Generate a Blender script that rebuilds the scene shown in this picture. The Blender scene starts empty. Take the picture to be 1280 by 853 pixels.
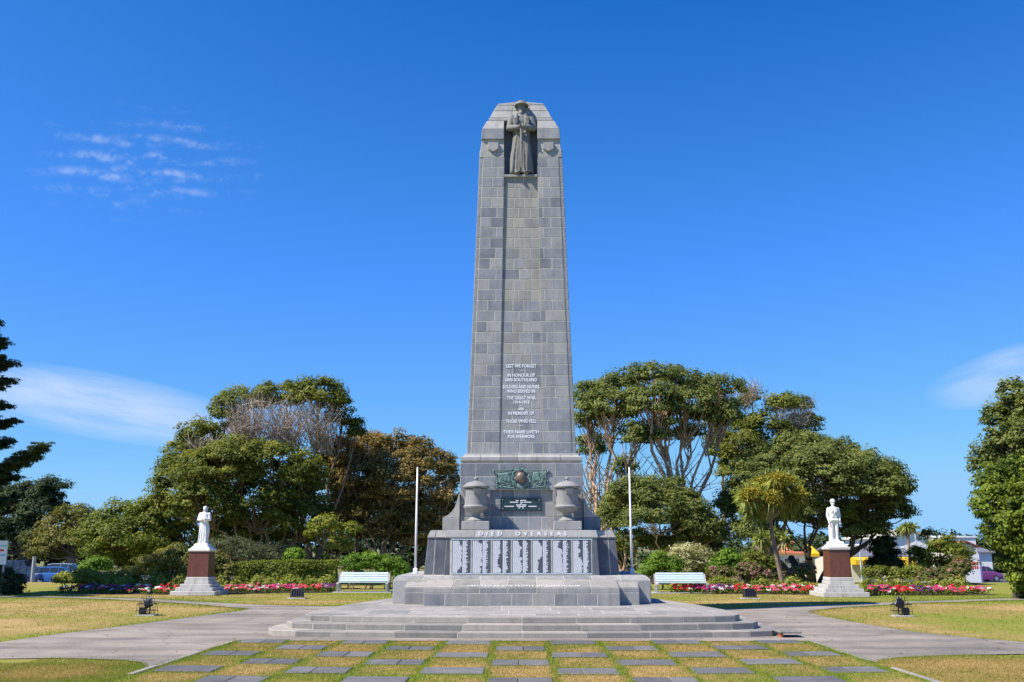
import bpy, bmesh, math, random
import numpy as np
from mathutils import Vector, Matrix
from mathutils.geometry import tessellate_polygon
R = math.radians
random.seed(7)
rng = np.random.default_rng(7)
scene = bpy.context.scene
COL = scene.collection

# ------------------------------------------------------------------ camera
FPX, EYE, HOR, VPX = 1200.0, 1.6, 684.0, 652.0     # focal length, eye height, horizon row, centre line column (1280 px photo)
PIT = math.atan((HOR - 426.5) / FPX)
YAW = math.atan((VPX - 640.0) / math.hypot(FPX, HOR - 426.5))
cam_data = bpy.data.cameras.new('camera')
cam = bpy.data.objects.new('camera', cam_data)
COL.objects.link(cam)
cam.location = (0, 0, EYE)
cam.rotation_euler = (R(90) + PIT, 0, YAW)
cam_data.sensor_width = 36.0
cam_data.lens = 36.0 * FPX / 1280.0
cam_data.clip_end = 5000
scene.camera = cam

# ------------------------------------------------------------------ light and sky
SUN_EL, SUN_AZ = R(51), R(64)                      # the sun stands 64 degrees to the left of straight behind
s_from = Vector((-math.sin(SUN_AZ) * math.cos(SUN_EL), -math.cos(SUN_AZ) * math.cos(SUN_EL), math.sin(SUN_EL)))
sun_d = bpy.data.lights.new('sun', 'SUN')
sun = bpy.data.objects.new('sun', sun_d)
COL.objects.link(sun)
sun_d.energy = 5.0
sun_d.angle = R(0.5)
sun_d.color = (1.0, 0.935, 0.835)
sun.rotation_euler = (-s_from).to_track_quat('-Z', 'Y').to_euler()
sun.location = (0, 0, 50)

world = bpy.data.worlds.new('World')
scene.world = world
world.use_nodes = True
scene.view_settings.view_transform = 'Standard'
scene.view_settings.look = 'None'
scene.view_settings.gamma = 1.0
scene.view_settings.exposure = 0.50


class NT:
    """small helper to wire node trees"""
    def __init__(self, tree):
        self.t = tree
    def n(self, kind, **kw):
        nd = self.t.nodes.new(kind)
        for k, v in kw.items():
            if k.startswith('i_'):
                key = k[2:]
                key = int(key) if key.isdigit() else key.replace('_', ' ')
                nd.inputs[key].default_value = v
            else:
                setattr(nd, k, v)
        return nd
    def l(self, a, b):
        self.t.links.new(a, b)
    def math(self, op, a, b=None, clamp=False):
        nd = self.n('ShaderNodeMath', operation=op, use_clamp=clamp)
        for i, v in enumerate((a, b)):
            if v is None:
                continue
            if isinstance(v, (int, float)):
                nd.inputs[i].default_value = v
            else:
                self.l(v, nd.inputs[i])
        return nd.outputs[0]
    def ramp(self, fac, stops):
        nd = self.n('ShaderNodeValToRGB')
        el = nd.color_ramp.elements
        while len(el) < len(stops):
            el.new(0.5)
        for e, (p, c) in zip(el, stops):
            e.position = p
            e.color = (*c, 1) if len(c) == 3 else c
        self.l(fac, nd.inputs[0])
        return nd.outputs[0]
    def mix(self, fac, a, b, blend='MIX'):
        nd = self.n('ShaderNodeMix', data_type='RGBA', blend_type=blend)
        for sock, v in ((nd.inputs[0], fac), (nd.inputs[6], a), (nd.inputs[7], b)):
            if isinstance(v, (int, float)):
                sock.default_value = v
            elif isinstance(v, tuple):
                sock.default_value = (*v, 1) if len(v) == 3 else v
            else:
                self.l(v, sock)
        return nd.outputs[2]


def build_world():
    t = world.node_tree
    t.nodes.clear()
    g = NT(t)
    out = g.n('ShaderNodeOutputWorld')
    bg = g.n('ShaderNodeBackground')
    bg.inputs['Strength'].default_value = 0.10
    sky = g.n('ShaderNodeTexSky', sky_type='NISHITA')
    sky.sun_disc = False
    sky.sun_elevation = SUN_EL
    sky.sun_rotation = R(180) + SUN_AZ
    sky.altitude = 2500
    sky.air_density = 1.0
    sky.dust_density = 0.0
    sky.ozone_density = 3.0
    # the deep clear blue of this day: one response per colour over the whole sky
    sp = g.n('ShaderNodeSeparateColor')
    g.l(sky.outputs[0], sp.inputs[0])
    cb = g.n('ShaderNodeCombineColor')
    for i, (off, k, gam, top) in enumerate(((0.62, 0.109, 0.78, 0.31), (0.95, 0.282, 0.50, 0.62), (0.0, 0.213, 1.10, 0.985))):
        x = g.math('MAXIMUM', g.math('SUBTRACT', sp.outputs[i], off), 0.04)
        x = g.math('MINIMUM', g.math('MULTIPLY', g.math('POWER', x, gam), k), top)
        g.l(g.math('MULTIPLY', x, 7.07), cb.inputs[i])
    # thin cirrus: fields given by compass direction (u) and slope above the horizon (v)
    geo = g.n('ShaderNodeTexCoord')
    sep = g.n('ShaderNodeSeparateXYZ')
    g.l(geo.outputs['Generated'], sep.inputs[0])
    ahead = g.math('MAXIMUM', sep.outputs[1], 0.02)
    u = g.math('DIVIDE', sep.outputs[0], ahead)
    v = g.math('DIVIDE', sep.outputs[2], ahead)
    front = g.math('GREATER_THAN', sep.outputs[1], 0.05)

    def field(cu, cv, ang, ru, rv, sx, sy, lo, hi, seed, rows=0.0):
        du = g.math('SUBTRACT', u, cu)
        dv = g.math('SUBTRACT', v, cv)
        ca, sa = math.cos(ang), math.sin(ang)
        a = g.math('ADD', g.math('MULTIPLY', du, ca), g.math('MULTIPLY', dv, sa))
        b = g.math('SUBTRACT', g.math('MULTIPLY', dv, ca), g.math('MULTIPLY', du, sa))
        e = g.math('ADD', g.math('POWER', g.math('ABSOLUTE', g.math('DIVIDE', a, ru)), 2.0),
                   g.math('POWER', g.math('ABSOLUTE', g.math('DIVIDE', b, rv)), 2.0))
        m = g.math('SUBTRACT', 1.0, e, clamp=True)
        cmb = g.n('ShaderNodeCombineXYZ')
        g.l(g.math('MULTIPLY', a, sx), cmb.inputs[0])
        g.l(g.math('MULTIPLY', b, sy), cmb.inputs[1])
        cmb.inputs[2].default_value = seed
        nz = g.n('ShaderNodeTexNoise')
        nz.inputs['Scale'].default_value = 1.0
        nz.inputs['Detail'].default_value = 6.0
        nz.inputs['Roughness'].default_value = 0.62
        g.l(cmb.outputs[0], nz.inputs['Vector'])
        mr = g.n('ShaderNodeMapRange', clamp=True, interpolation_type='SMOOTHSTEP')
        mr.inputs[1].default_value = lo
        mr.inputs[2].default_value = hi
        g.l(nz.outputs[0], mr.inputs[0])
        res = g.math('MULTIPLY', mr.outputs[0], g.math('POWER', m, 0.8))
        if rows:
            wob = g.math('MULTIPLY', g.math('SINE', g.math('MULTIPLY', a, 38.0)), 0.9)
            sn = g.math('SINE', g.math('ADD', g.math('MULTIPLY', b, 2 * math.pi / rows), wob))
            res = g.math('MULTIPLY', res, g.math('POWER', g.math('ADD', g.math('MULTIPLY', sn, 0.5), 0.5), 1.6))
        return res

    fs = [
        (field(-0.455, 0.148, R(-10), 0.20, 0.036, 5, 30, 0.18, 0.66, 1.0), 0.64),
        (field(-0.55, 0.160, R(-6), 0.16, 0.030, 6, 40, 0.25, 0.70, 8.0), 0.55),
        (field(-0.465, 0.420, R(-3), 0.075, 0.055, 38, 46, 0.42, 0.70, 3.4, 0.021), 0.34),
        (field(-0.385, 0.420, R(-3), 0.085, 0.062, 34, 46, 0.44, 0.70, 5.1, 0.019), 0.34),
        (field(-0.42, 0.420, R(-3), 0.15, 0.075, 45, 60, 0.48, 0.74, 6.3, 0.020), 0.26),
        (field(0.565, 0.188, R(14), 0.15, 0.034, 7, 36, 0.26, 0.74, 2.0), 0.62),
    ]
    tot = None
    for f, k in fs:
        f = g.math('MULTIPLY', f, k)
        tot = f if tot is None else g.math('MAXIMUM', tot, f)
    tot = g.math('MULTIPLY', tot, front)
    col = g.mix(tot, cb.outputs[0], (5.7, 6.3, 7.2))
    g.l(col, bg.inputs[0])
    g.l(bg.outputs[0], out.inputs[0])


build_world()

# ------------------------------------------------------------------ pixel rays to places in the world
_cp, _sp, _cy, _sy = math.cos(PIT), math.sin(PIT), math.cos(YAW), math.sin(YAW)


def ray(px, py):
    u, v = (px - 640.0) / FPX, (426.5 - py) / FPX
    f, z = _cp - v * _sp, _sp + v * _cp
    return u * _cy - f * _sy, u * _sy + f * _cy, z


def at(px, py, Y):
    x, y, z = ray(px, py)
    t = Y / y
    return Vector((x * t, Y, EYE + z * t))


def gnd(px, py, z0=0.0):
    x, y, z = ray(px, py)
    t = (z0 - EYE) / z
    return (x * t, y * t)


def mpp(Y):
    """metres per photo pixel at distance Y near the middle of the picture"""
    return Y / (FPX * 1.02)


# ------------------------------------------------------------------ materials
def new_mat(name):
    m = bpy.data.materials.new(name)
    m.use_nodes = True
    t = m.node_tree
    g = NT(t)
    b = t.nodes['Principled BSDF']
    return m, g, b


def stone_mat(name, stops, rough=0.75, grime=0.25, spec=0.35, scale=1.0, stain=(0.30, 0.30, 0.25)):
    """dressed stone: a tone per block, mottling, faint weather stains and fine grain relief"""
    m, g, b = new_mat(name)
    oi = g.n('ShaderNodeObjectInfo')
    geo = g.n('ShaderNodeNewGeometry')
    base = g.ramp(oi.outputs['Random'], stops)
    n1 = g.n('ShaderNodeTexNoise', i_Scale=3.1 * scale, i_Detail=5.0, i_Roughness=0.6)
    g.l(geo.outputs['Position'], n1.inputs['Vector'])
    n2 = g.n('ShaderNodeTexNoise', i_Scale=55.0 * scale, i_Detail=3.0)
    g.l(geo.outputs['Position'], n2.inputs['Vector'])
    c = g.mix(g.math('MULTIPLY', g.ramp(n1.outputs[0], [(0.42, (0, 0, 0)), (0.7, (1, 1, 1))]), grime), base, stain)
    tone = g.ramp(n1.outputs[0], [(0.25, (0.78, 0.78, 0.78)), (0.75, (1.16, 1.16, 1.16))])
    c = g.mix(1.0, c, tone, 'MULTIPLY')
    sp = g.ramp(n2.outputs[0], [(0.35, (0.86, 0.86, 0.86)), (0.65, (1.1, 1.1, 1.1))])
    c = g.mix(1.0, c, sp, 'MULTIPLY')
    # streaks of run-off
    mp = g.n('ShaderNodeMapping')
    mp.inputs['Scale'].default_value = (7, 7, 0.5)
    g.l(geo.outputs['Position'], mp.inputs[0])
    n3 = g.n('ShaderNodeTexNoise', i_Scale=1.0, i_Detail=4.0)
    g.l(mp.outputs[0], n3.inputs['Vector'])
    st = g.ramp(n3.outputs[0], [(0.45, (1, 1, 1)), (0.75, (0.80, 0.79, 0.75))])
    c = g.mix(1.0, c, st, 'MULTIPLY')
    g.l(c, b.inputs['Base Color'])
    b.inputs['Roughness'].default_value = rough
    b.inputs['Specular IOR Level'].default_value = spec
    bp = g.n('ShaderNodeBump', i_Strength=0.25, i_Distance=0.004)
    g.l(n2.outputs[0], bp.inputs['Height'])
    g.l(bp.outputs[0], b.inputs['Normal'])
    return m


def plain_mat(name, col, rough=0.6, metal=0.0, var=0.15, scale=8.0, spec=0.5, coat=0.0, tint=None):
    m, g, b = new_mat(name)
    geo = g.n('ShaderNodeNewGeometry')
    n1 = g.n('ShaderNodeTexNoise', i_Scale=scale, i_Detail=5.0, i_Roughness=0.65)
    g.l(geo.outputs['Position'], n1.inputs['Vector'])
    tone = g.ramp(n1.outputs[0], [(0.3, (1 - var,) * 3), (0.7, (1 + var,) * 3)])
    base = col
    if tint:
        base = g.mix(g.ramp(n1.outputs[0], [(0.45, (0, 0, 0)), (0.62, (1, 1, 1))]), col, tint)
    c = g.mix(1.0, base, tone, 'MULTIPLY')
    g.l(c, b.inputs['Base Color'])
    b.inputs['Roughness'].default_value = rough
    b.inputs['Metallic'].default_value = metal
    b.inputs['Specular IOR Level'].default_value = spec
    b.inputs['Coat Weight'].default_value = coat
    return m


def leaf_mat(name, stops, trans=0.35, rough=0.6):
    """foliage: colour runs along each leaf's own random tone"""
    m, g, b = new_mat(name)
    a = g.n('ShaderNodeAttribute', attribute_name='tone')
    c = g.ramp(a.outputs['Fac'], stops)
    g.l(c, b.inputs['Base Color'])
    b.inputs['Roughness'].default_value = rough
    b.inputs['Specular IOR Level'].default_value = 0.25
    tr = g.n('ShaderNodeBsdfTranslucent')
    g.l(g.mix(1.0, c, (1.1, 1.2, 0.6), 'MULTIPLY'), tr.inputs['Color'])
    mx = g.n('ShaderNodeMixShader', i_0=trans)
    out = m.node_tree.nodes['Material Output']
    g.l(b.outputs[0], mx.inputs[1])
    g.l(tr.outputs[0], mx.inputs[2])
    g.l(mx.outputs[0], out.inputs[0])
    return m


M = {}
M['ashlar'] = stone_mat('blue grey granite ashlar', [(0.0, (0.185, 0.198, 0.232)), (0.25, (0.25, 0.262, 0.296)), (0.6, (0.295, 0.304, 0.333)),
                                              (0.85, (0.33, 0.333, 0.345)), (1.0, (0.385, 0.375, 0.36))])
M['ashlar_warm'] = stone_mat('weather stained ashlar', [(0.0, (0.265, 0.265, 0.265)), (0.4, (0.325, 0.318, 0.30)), (0.8, (0.36, 0.348, 0.315)), (1.0, (0.40, 0.38, 0.335))], grime=0.4, stain=(0.27, 0.27, 0.20))
M['slate'] = stone_mat('dark blue polished granite', [(0.0, (0.10, 0.106, 0.132)), (1.0, (0.135, 0.14, 0.168))], rough=0.5, grime=0.12)
M['pale'] = stone_mat('pale dressed granite', [(0.0, (0.36, 0.355, 0.345)), (0.5, (0.42, 0.41, 0.395)), (1.0, (0.48, 0.465, 0.44))], grime=0.3)
M['plinth'] = stone_mat('grey plinth granite', [(0.0, (0.22, 0.225, 0.245)), (0.5, (0.31, 0.305, 0.31)), (1.0, (0.42, 0.40, 0.365))], grime=0.35)
M['paving'] = stone_mat('pale stone paving', [(0.0, (0.28, 0.27, 0.245)), (0.5, (0.36, 0.34, 0.305)), (1.0, (0.44, 0.405, 0.36))], grime=0.4, stain=(0.34, 0.29, 0.25))
M['riser'] = stone_mat('weathered step granite', [(0.0, (0.24, 0.235, 0.215)), (0.5, (0.36, 0.335, 0.295)), (1.0, (0.50, 0.44, 0.375))], grime=0.5, stain=(0.26, 0.22, 0.18))
M['paver'] = stone_mat('dark bluestone paver', [(0.0, (0.115, 0.112, 0.115)), (0.5, (0.15, 0.147, 0.15)), (1.0, (0.195, 0.19, 0.185))], grime=0.3, stain=(0.2, 0.18, 0.15))
M['mortar'] = plain_mat('cream mortar', (0.47, 0.45, 0.38), 0.9, var=0.2, scale=6)
M['figure'] = stone_mat('carved grey stone', [(0.0, (0.25, 0.245, 0.225)), (1.0, (0.25, 0.245, 0.225))], grime=0.6, stain=(0.11, 0.12, 0.11), scale=2.2)
M['urn'] = stone_mat('weathered urn stone', [(0.0, (0.31, 0.305, 0.295)), (1.0, (0.36, 0.35, 0.335))], grime=0.4, stain=(0.2, 0.2, 0.17), scale=2)
M['marble'] = plain_mat('white marble', (0.80, 0.79, 0.77), 0.5, var=0.06, scale=9)
M['red_granite'] = stone_mat('polished red granite', [(0.0, (0.165, 0.055, 0.035)), (1.0, (0.165, 0.055, 0.035))], rough=0.3, grime=0.15, stain=(0.2, 0.09, 0.06), scale=2.5, spec=0.5)
M['white_granite'] = stone_mat('pale base granite', [(0.0, (0.54, 0.53, 0.50)), (1.0, (0.62, 0.60, 0.57))], grime=0.25, stain=(0.4, 0.38, 0.34))
M['bronze'] = plain_mat('verdigris bronze', (0.20, 0.32, 0.28), 0.7, 0.1, var=0.45, scale=16, tint=(0.05, 0.085, 0.078))
M['boss'] = plain_mat('brown bronze', (0.20, 0.15, 0.115), 0.5, 0.4, var=0.3, scale=12)
M['plaque'] = plain_mat('dark bronze plaque', (0.035, 0.06, 0.07), 0.4, 0.3, var=0.3, scale=10)
M['panel'] = plain_mat('slate name panel', (0.072, 0.085, 0.105), 0.45, var=0.2, scale=6)
M['faded'] = plain_mat('faded white lettering', (0.66, 0.66, 0.65), 0.6, var=0.2, scale=20)
M['joint'] = plain_mat('pale grey joint', (0.50, 0.46, 0.39), 0.9, var=0.2, scale=6)
M['white'] = plain_mat('white lettering', (0.78, 0.79, 0.82), 0.5, var=0.04)
M['frame'] = plain_mat('pale blue frame', (0.50, 0.57, 0.66), 0.5, var=0.1)
M['pole'] = plain_mat('white painted pole', (0.86, 0.85, 0.83), 0.45, var=0.05)
M['bench'] = plain_mat('pale blue painted slat', (0.54, 0.68, 0.70), 0.5, var=0.08)
M['concrete'] = plain_mat('concrete', (0.40, 0.38, 0.34), 0.85, var=0.2, scale=10)
M['iron'] = plain_mat('dark painted iron', (0.025, 0.025, 0.032), 0.45, 0.4, var=0.2)
M['lens'] = plain_mat('lamp glass', (0.42, 0.46, 0.58), 0.12, 0.0, var=0.1)
M['bark'] = plain_mat('grey brown bark', (0.25, 0.175, 0.12), 0.9, var=0.4, scale=5)
M['pale_bark'] = plain_mat('pale peeling bark', (0.48, 0.32, 0.21), 0.85, var=0.4, scale=4)
M['dark_bark'] = plain_mat('dark bark', (0.07, 0.05, 0.04), 0.9, var=0.4, scale=5)
M['twig'] = plain_mat('bare grey twigs', (0.46, 0.37, 0.30), 0.9, var=0.3, scale=5)
M['soil'] = plain_mat('dark soil', (0.05, 0.037, 0.028), 0.95, var=0.3)
M['rubber'] = plain_mat('black rubber', (0.02, 0.02, 0.02), 0.8)
M['rim'] = plain_mat('alloy rim', (0.5, 0.5, 0.52), 0.35, 0.8)
M['car_glass'] = plain_mat('dark car glass', (0.03, 0.04, 0.05), 0.06, 0.0, spec=0.7)
M['blue_paint'] = plain_mat('blue car paint', (0.06, 0.22, 0.60), 0.3, 0.2, var=0.03, coat=0.6)
M['navy_paint'] = plain_mat('navy car paint', (0.02, 0.035, 0.11), 0.3, 0.2, var=0.03, coat=0.6)
M['silver_paint'] = plain_mat('silver car paint', (0.48, 0.52, 0.58), 0.3, 0.4, var=0.03, coat=0.6)
M['red_paint'] = plain_mat('red car paint', (0.35, 0.05, 0.05), 0.3, 0.2, var=0.03, coat=0.6)
M['purple_paint'] = plain_mat('purple car paint', (0.30, 0.07, 0.27), 0.3, 0.3, var=0.03, coat=0.6)
M['red_lamp'] = plain_mat('red lamp lens', (0.4, 0.02, 0.02), 0.2)
M['wall_white'] = plain_mat('white weatherboard', (0.80, 0.79, 0.77), 0.7, var=0.05)
M['wall_cream'] = plain_mat('cream wall', (0.70, 0.64, 0.52), 0.8, var=0.08)
M['roof_grey'] = plain_mat('grey roofing', (0.17, 0.17, 0.185), 0.7, var=0.15)
M['roof_pale'] = plain_mat('pale roofing', (0.62, 0.58, 0.45), 0.6, var=0.08)
M['roof_red'] = plain_mat('red brown roofing', (0.26, 0.06, 0.05), 0.7, var=0.15)
M['roof_orange'] = plain_mat('orange tile roofing', (0.62, 0.20, 0.10), 0.8, var=0.2)
M['yellow'] = plain_mat('yellow awning', (0.80, 0.50, 0.01), 0.6, var=0.05)
M['sign_red'] = plain_mat('red sign print', (0.65, 0.04, 0.05), 0.5)
M['sign_blue'] = plain_mat('blue sign print', (0.25, 0.52, 0.72), 0.5)
M['purple'] = plain_mat('purple trim', (0.22, 0.17, 0.42), 0.5)

# foliage tones
G = lambda *a: leaf_mat(*a)
M['macro'] = G('macrocarpa foliage', [(0.0, (0.0728, 0.0949, 0.0144)), (0.5, (0.1691, 0.1938, 0.026)), (1.0, (0.3248, 0.3053, 0.0462))])
M['gum'] = G('gum foliage', [(0.0, (0.0798, 0.1062, 0.027)), (0.5, (0.1709, 0.2024, 0.0479)), (1.0, (0.285, 0.2988, 0.0748))])
M['brown'] = G('browned foliage', [(0.0, (0.1075, 0.1018, 0.0246)), (0.45, (0.2558, 0.1908, 0.0529)), (1.0, (0.5113, 0.3183, 0.104))])
M['olive'] = G('olive foliage', [(0.0, (0.1035, 0.1078, 0.0228)), (0.5, (0.1955, 0.1896, 0.038)), (1.0, (0.3219, 0.2694, 0.0665))])
M['green'] = G('mid green foliage', [(0.0, (0.0793, 0.1038, 0.0152)), (0.5, (0.1718, 0.2077, 0.0274)), (1.0, (0.3042, 0.3115, 0.0426))])
M['dark'] = G('dark conifer foliage', [(0.0, (0.028, 0.0499, 0.0192)), (0.5, (0.056, 0.0864, 0.0288)), (1.0, (0.1, 0.1344, 0.0416))])
M['bright'] = G('bright green foliage', [(0.0, (0.0765, 0.1445, 0.017)), (0.5, (0.1615, 0.2805, 0.0255)), (1.0, (0.306, 0.442, 0.0425))])
M['lime'] = G('yellow green foliage', [(0.0, (0.1215, 0.1553, 0.0189)), (0.5, (0.2565, 0.2835, 0.0405)), (1.0, (0.486, 0.4455, 0.0675))])
M['grey_green'] = G('grey green foliage', [(0.0, (0.072, 0.0928, 0.0448)), (0.5, (0.136, 0.16, 0.08)), (1.0, (0.216, 0.232, 0.1248))])
M['cream'] = G('cream variegated foliage', [(0.0, (0.169, 0.1859, 0.0592)), (0.45, (0.507, 0.4563, 0.2197)), (1.0, (0.8, 0.7605, 0.4732))])
M['gold'] = G('gold tinted foliage', [(0.0, (0.0935, 0.1105, 0.0204)), (0.5, (0.238, 0.238, 0.051)), (1.0, (0.544, 0.408, 0.119))])
M['pinkish'] = G('faded pink shrub', [(0.0, (0.078, 0.117, 0.026)), (0.5, (0.169, 0.182, 0.052)), (0.75, (0.364, 0.169, 0.13)), (1.0, (0.585, 0.26, 0.26))])
M['glossy'] = G('glossy hedge foliage', [(0.0, (0.0568, 0.0896, 0.0109)), (0.5, (0.1421, 0.1982, 0.019)), (1.0, (0.3031, 0.362, 0.0381))])
M['sword'] = G('sword leaves', [(0.0, (0.1106, 0.1642, 0.0508)), (0.5, (0.3019, 0.3478, 0.1186)), (1.0, (0.644, 0.6376, 0.2541))])
M['seed'] = G('dry seed heads', [(0.0, (0.1913, 0.1625, 0.0188)), (0.5, (0.4144, 0.3248, 0.0345)), (1.0, (0.6374, 0.4968, 0.0704))])
M['hedge'] = G('clipped hedge foliage', [(0.0, (0.08, 0.11, 0.015)), (0.5, (0.20, 0.235, 0.03)), (1.0, (0.36, 0.36, 0.055))])
M['petals'] = leaf_mat('petals', [(0.0, (0.62, 0.02, 0.03)), (0.18, (0.70, 0.06, 0.08)), (0.34, (0.72, 0.16, 0.22)), (0.50, (0.60, 0.03, 0.20)),
                                  (0.66, (0.22, 0.02, 0.18)), (0.76, (0.07, 0.02, 0.11)), (0.86, (0.80, 0.45, 0.50)), (0.93, (0.85, 0.84, 0.82))], trans=0.25)
M['blade'] = G('grass blades', [(0.0, (0.225, 0.285, 0.038)), (0.35, (0.29, 0.31, 0.052)), (0.65, (0.40, 0.315, 0.095)), (1.0, (0.54, 0.38, 0.155))])


def ground_mat():
    m, g, b = new_mat('lawn')
    a = g.n('ShaderNodeAttribute', attribute_name='dry')
    geo = g.n('ShaderNodeNewGeometry')
    n = g.n('ShaderNodeTexNoise', i_Scale=6.0, i_Detail=8.0, i_Roughness=0.7)
    g.l(geo.outputs['Position'], n.inputs['Vector'])
    n2 = g.n('ShaderNodeTexNoise', i_Scale=60.0, i_Detail=3.0)
    g.l(geo.outputs['Position'], n2.inputs['Vector'])
    f = g.math('ADD', a.outputs['Fac'], g.math('MULTIPLY', g.math('SUBTRACT', n.outputs[0], 0.5), 0.7))
    c = g.ramp(f, [(0.0, (0.205, 0.24, 0.032)), (0.35, (0.26, 0.265, 0.048)), (0.65, (0.335, 0.255, 0.08)), (1.0, (0.46, 0.32, 0.13))])
    c = g.mix(1.0, c, g.ramp(n2.outputs[0], [(0.3, (0.7, 0.7, 0.7)), (0.7, (1.2, 1.2, 1.2))]), 'MULTIPLY')
    g.l(c, b.inputs['Base Color'])
    b.inputs['Roughness'].default_value = 0.95
    b.inputs['Specular IOR Level'].default_value = 0.1
    bp = g.n('ShaderNodeBump', i_Strength=0.7, i_Distance=0.02)
    g.l(n2.outputs[0], bp.inputs['Height'])
    g.l(bp.outputs[0], b.inputs['Normal'])
    return m


def asphalt_mat():
    m, g, b = new_mat('worn pale asphalt')
    geo = g.n('ShaderNodeNewGeometry')
    n = g.n('ShaderNodeTexNoise', i_Scale=0.7, i_Detail=6.0, i_Roughness=0.6)
    g.l(geo.outputs['Position'], n.inputs['Vector'])
    mp = g.n('ShaderNodeMapping')
    mp.inputs['Scale'].default_value = (0.35, 1.6, 1)
    g.l(geo.outputs['Position'], mp.inputs[0])
    n3 = g.n('ShaderNodeTexNoise', i_Scale=1.0, i_Detail=5.0)
    g.l(mp.outputs[0], n3.inputs['Vector'])
    v = g.n('ShaderNodeTexVoronoi', i_Scale=70.0)
    g.l(geo.outputs['Position'], v.inputs['Vector'])
    c = g.ramp(n.outputs[0], [(0.3, (0.205, 0.178, 0.145)), (0.5, (0.29, 0.252, 0.205)), (0.75, (0.35, 0.306, 0.25))])
    c = g.mix(1.0, c, g.ramp(n3.outputs[0], [(0.36, (0.72, 0.72, 0.73)), (0.6, (1.08, 1.07, 1.05))]), 'MULTIPLY')
    c = g.mix(1.0, c, g.ramp(v.outputs['Color'], [(0.0, (0.74, 0.74, 0.75)), (1.0, (1.22, 1.21, 1.19))]), 'MULTIPLY')
    wv = g.n('ShaderNodeTexNoise', i_Scale=1.4, i_Detail=4.0)
    g.l(geo.outputs['Position'], wv.inputs['Vector'])
    wp = g.n('ShaderNodeVectorMath', operation='ADD')
    g.l(geo.outputs['Position'], wp.inputs[0])
    g.l(wv.outputs['Color'], wp.inputs[1])
    ck = g.n('ShaderNodeTexVoronoi', feature='DISTANCE_TO_EDGE', i_Scale=0.42)
    g.l(wp.outputs[0], ck.inputs['Vector'])
    c = g.mix(1.0, c, g.ramp(ck.outputs['Distance'], [(0.0, (0.62, 0.60, 0.58)), (0.014, (1, 1, 1))]), 'MULTIPLY')
    pt = g.n('ShaderNodeTexNoise', i_Scale=0.28, i_Detail=2.0)
    g.l(geo.outputs['Position'], pt.inputs['Vector'])
    c = g.mix(1.0, c, g.ramp(pt.outputs[0], [(0.50, (1.04, 1.03, 1.02)), (0.56, (0.84, 0.84, 0.85))]), 'MULTIPLY')
    g.l(c, b.inputs['Base Color'])
    b.inputs['Roughness'].default_value = 0.9
    bp = g.n('ShaderNodeBump', i_Strength=0.4, i_Distance=0.006)
    g.l(v.outputs['Distance'], bp.inputs['Height'])
    g.l(bp.outputs[0], b.inputs['Normal'])
    return m


M['lawn'] = ground_mat()
M['asphalt'] = asphalt_mat()
M['road'] = plain_mat('dark road asphalt', (0.10, 0.10, 0.105), 0.9, var=0.2, scale=3)

# ------------------------------------------------------------------ object helpers
PART_OF = {}


def root(name, loc, label=None, cat=None, group=None, kind=None):
    o = bpy.data.objects.new(name, None)
    o.empty_display_size = 0.2
    o.location = loc
    COL.objects.link(o)
    PART_OF[o.name] = Vector(loc)
    return tag(o, label, cat, group, kind)


def tag(o, label=None, cat=None, group=None, kind=None):
    if label: o['label'] = label
    if cat: o['category'] = cat
    if group: o['group'] = group
    if kind: o['kind'] = kind
    return o


def origin_of(o):
    p = Vector((0, 0, 0))
    while o is not None:
        p += Vector(o.location)
        o = o.parent
    return p


def mesh_obj(name, verts, faces, mat, parent=None, loc=None, smooth=False, tone=None):
    """verts are world coordinates; the object's own origin is loc, or its parent's place"""
    org = Vector(loc) if loc is not None else (origin_of(parent) if parent else Vector((0, 0, 0)))
    me = bpy.data.meshes.new(name)
    v = np.asarray(verts, dtype=np.float64).reshape(-1, 3) - np.array(org)
    if isinstance(faces, np.ndarray):
        n, k = faces.shape
        me.vertices.add(len(v))
        me.vertices.foreach_set('co', v.astype(np.float32).ravel())
        me.loops.add(n * k)
        me.loops.foreach_set('vertex_index', faces.astype(np.int32).ravel())
        me.polygons.add(n)
        me.polygons.foreach_set('loop_start', np.arange(0, n * k, k, dtype=np.int32))
        me.polygons.foreach_set('loop_total', np.full(n, k, dtype=np.int32))
        me.update(calc_edges=True)
    else:
        me.from_pydata(v.tolist(), [], faces)
        me.update()
    if tone is not None:
        at_ = me.attributes.new('tone', 'FLOAT', 'POINT')
        at_.data.foreach_set('value', np.asarray(tone, dtype=np.float32))
    if mat:
        me.materials.append(mat)
    if smooth:
        me.polygons.foreach_set('use_smooth', np.ones(len(me.polygons), dtype=bool))
    o = bpy.data.objects.new(name, me)
    COL.objects.link(o)
    if parent:
        o.parent = parent
        o.location = org - origin_of(parent)
    else:
        o.location = org
    return o


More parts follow.
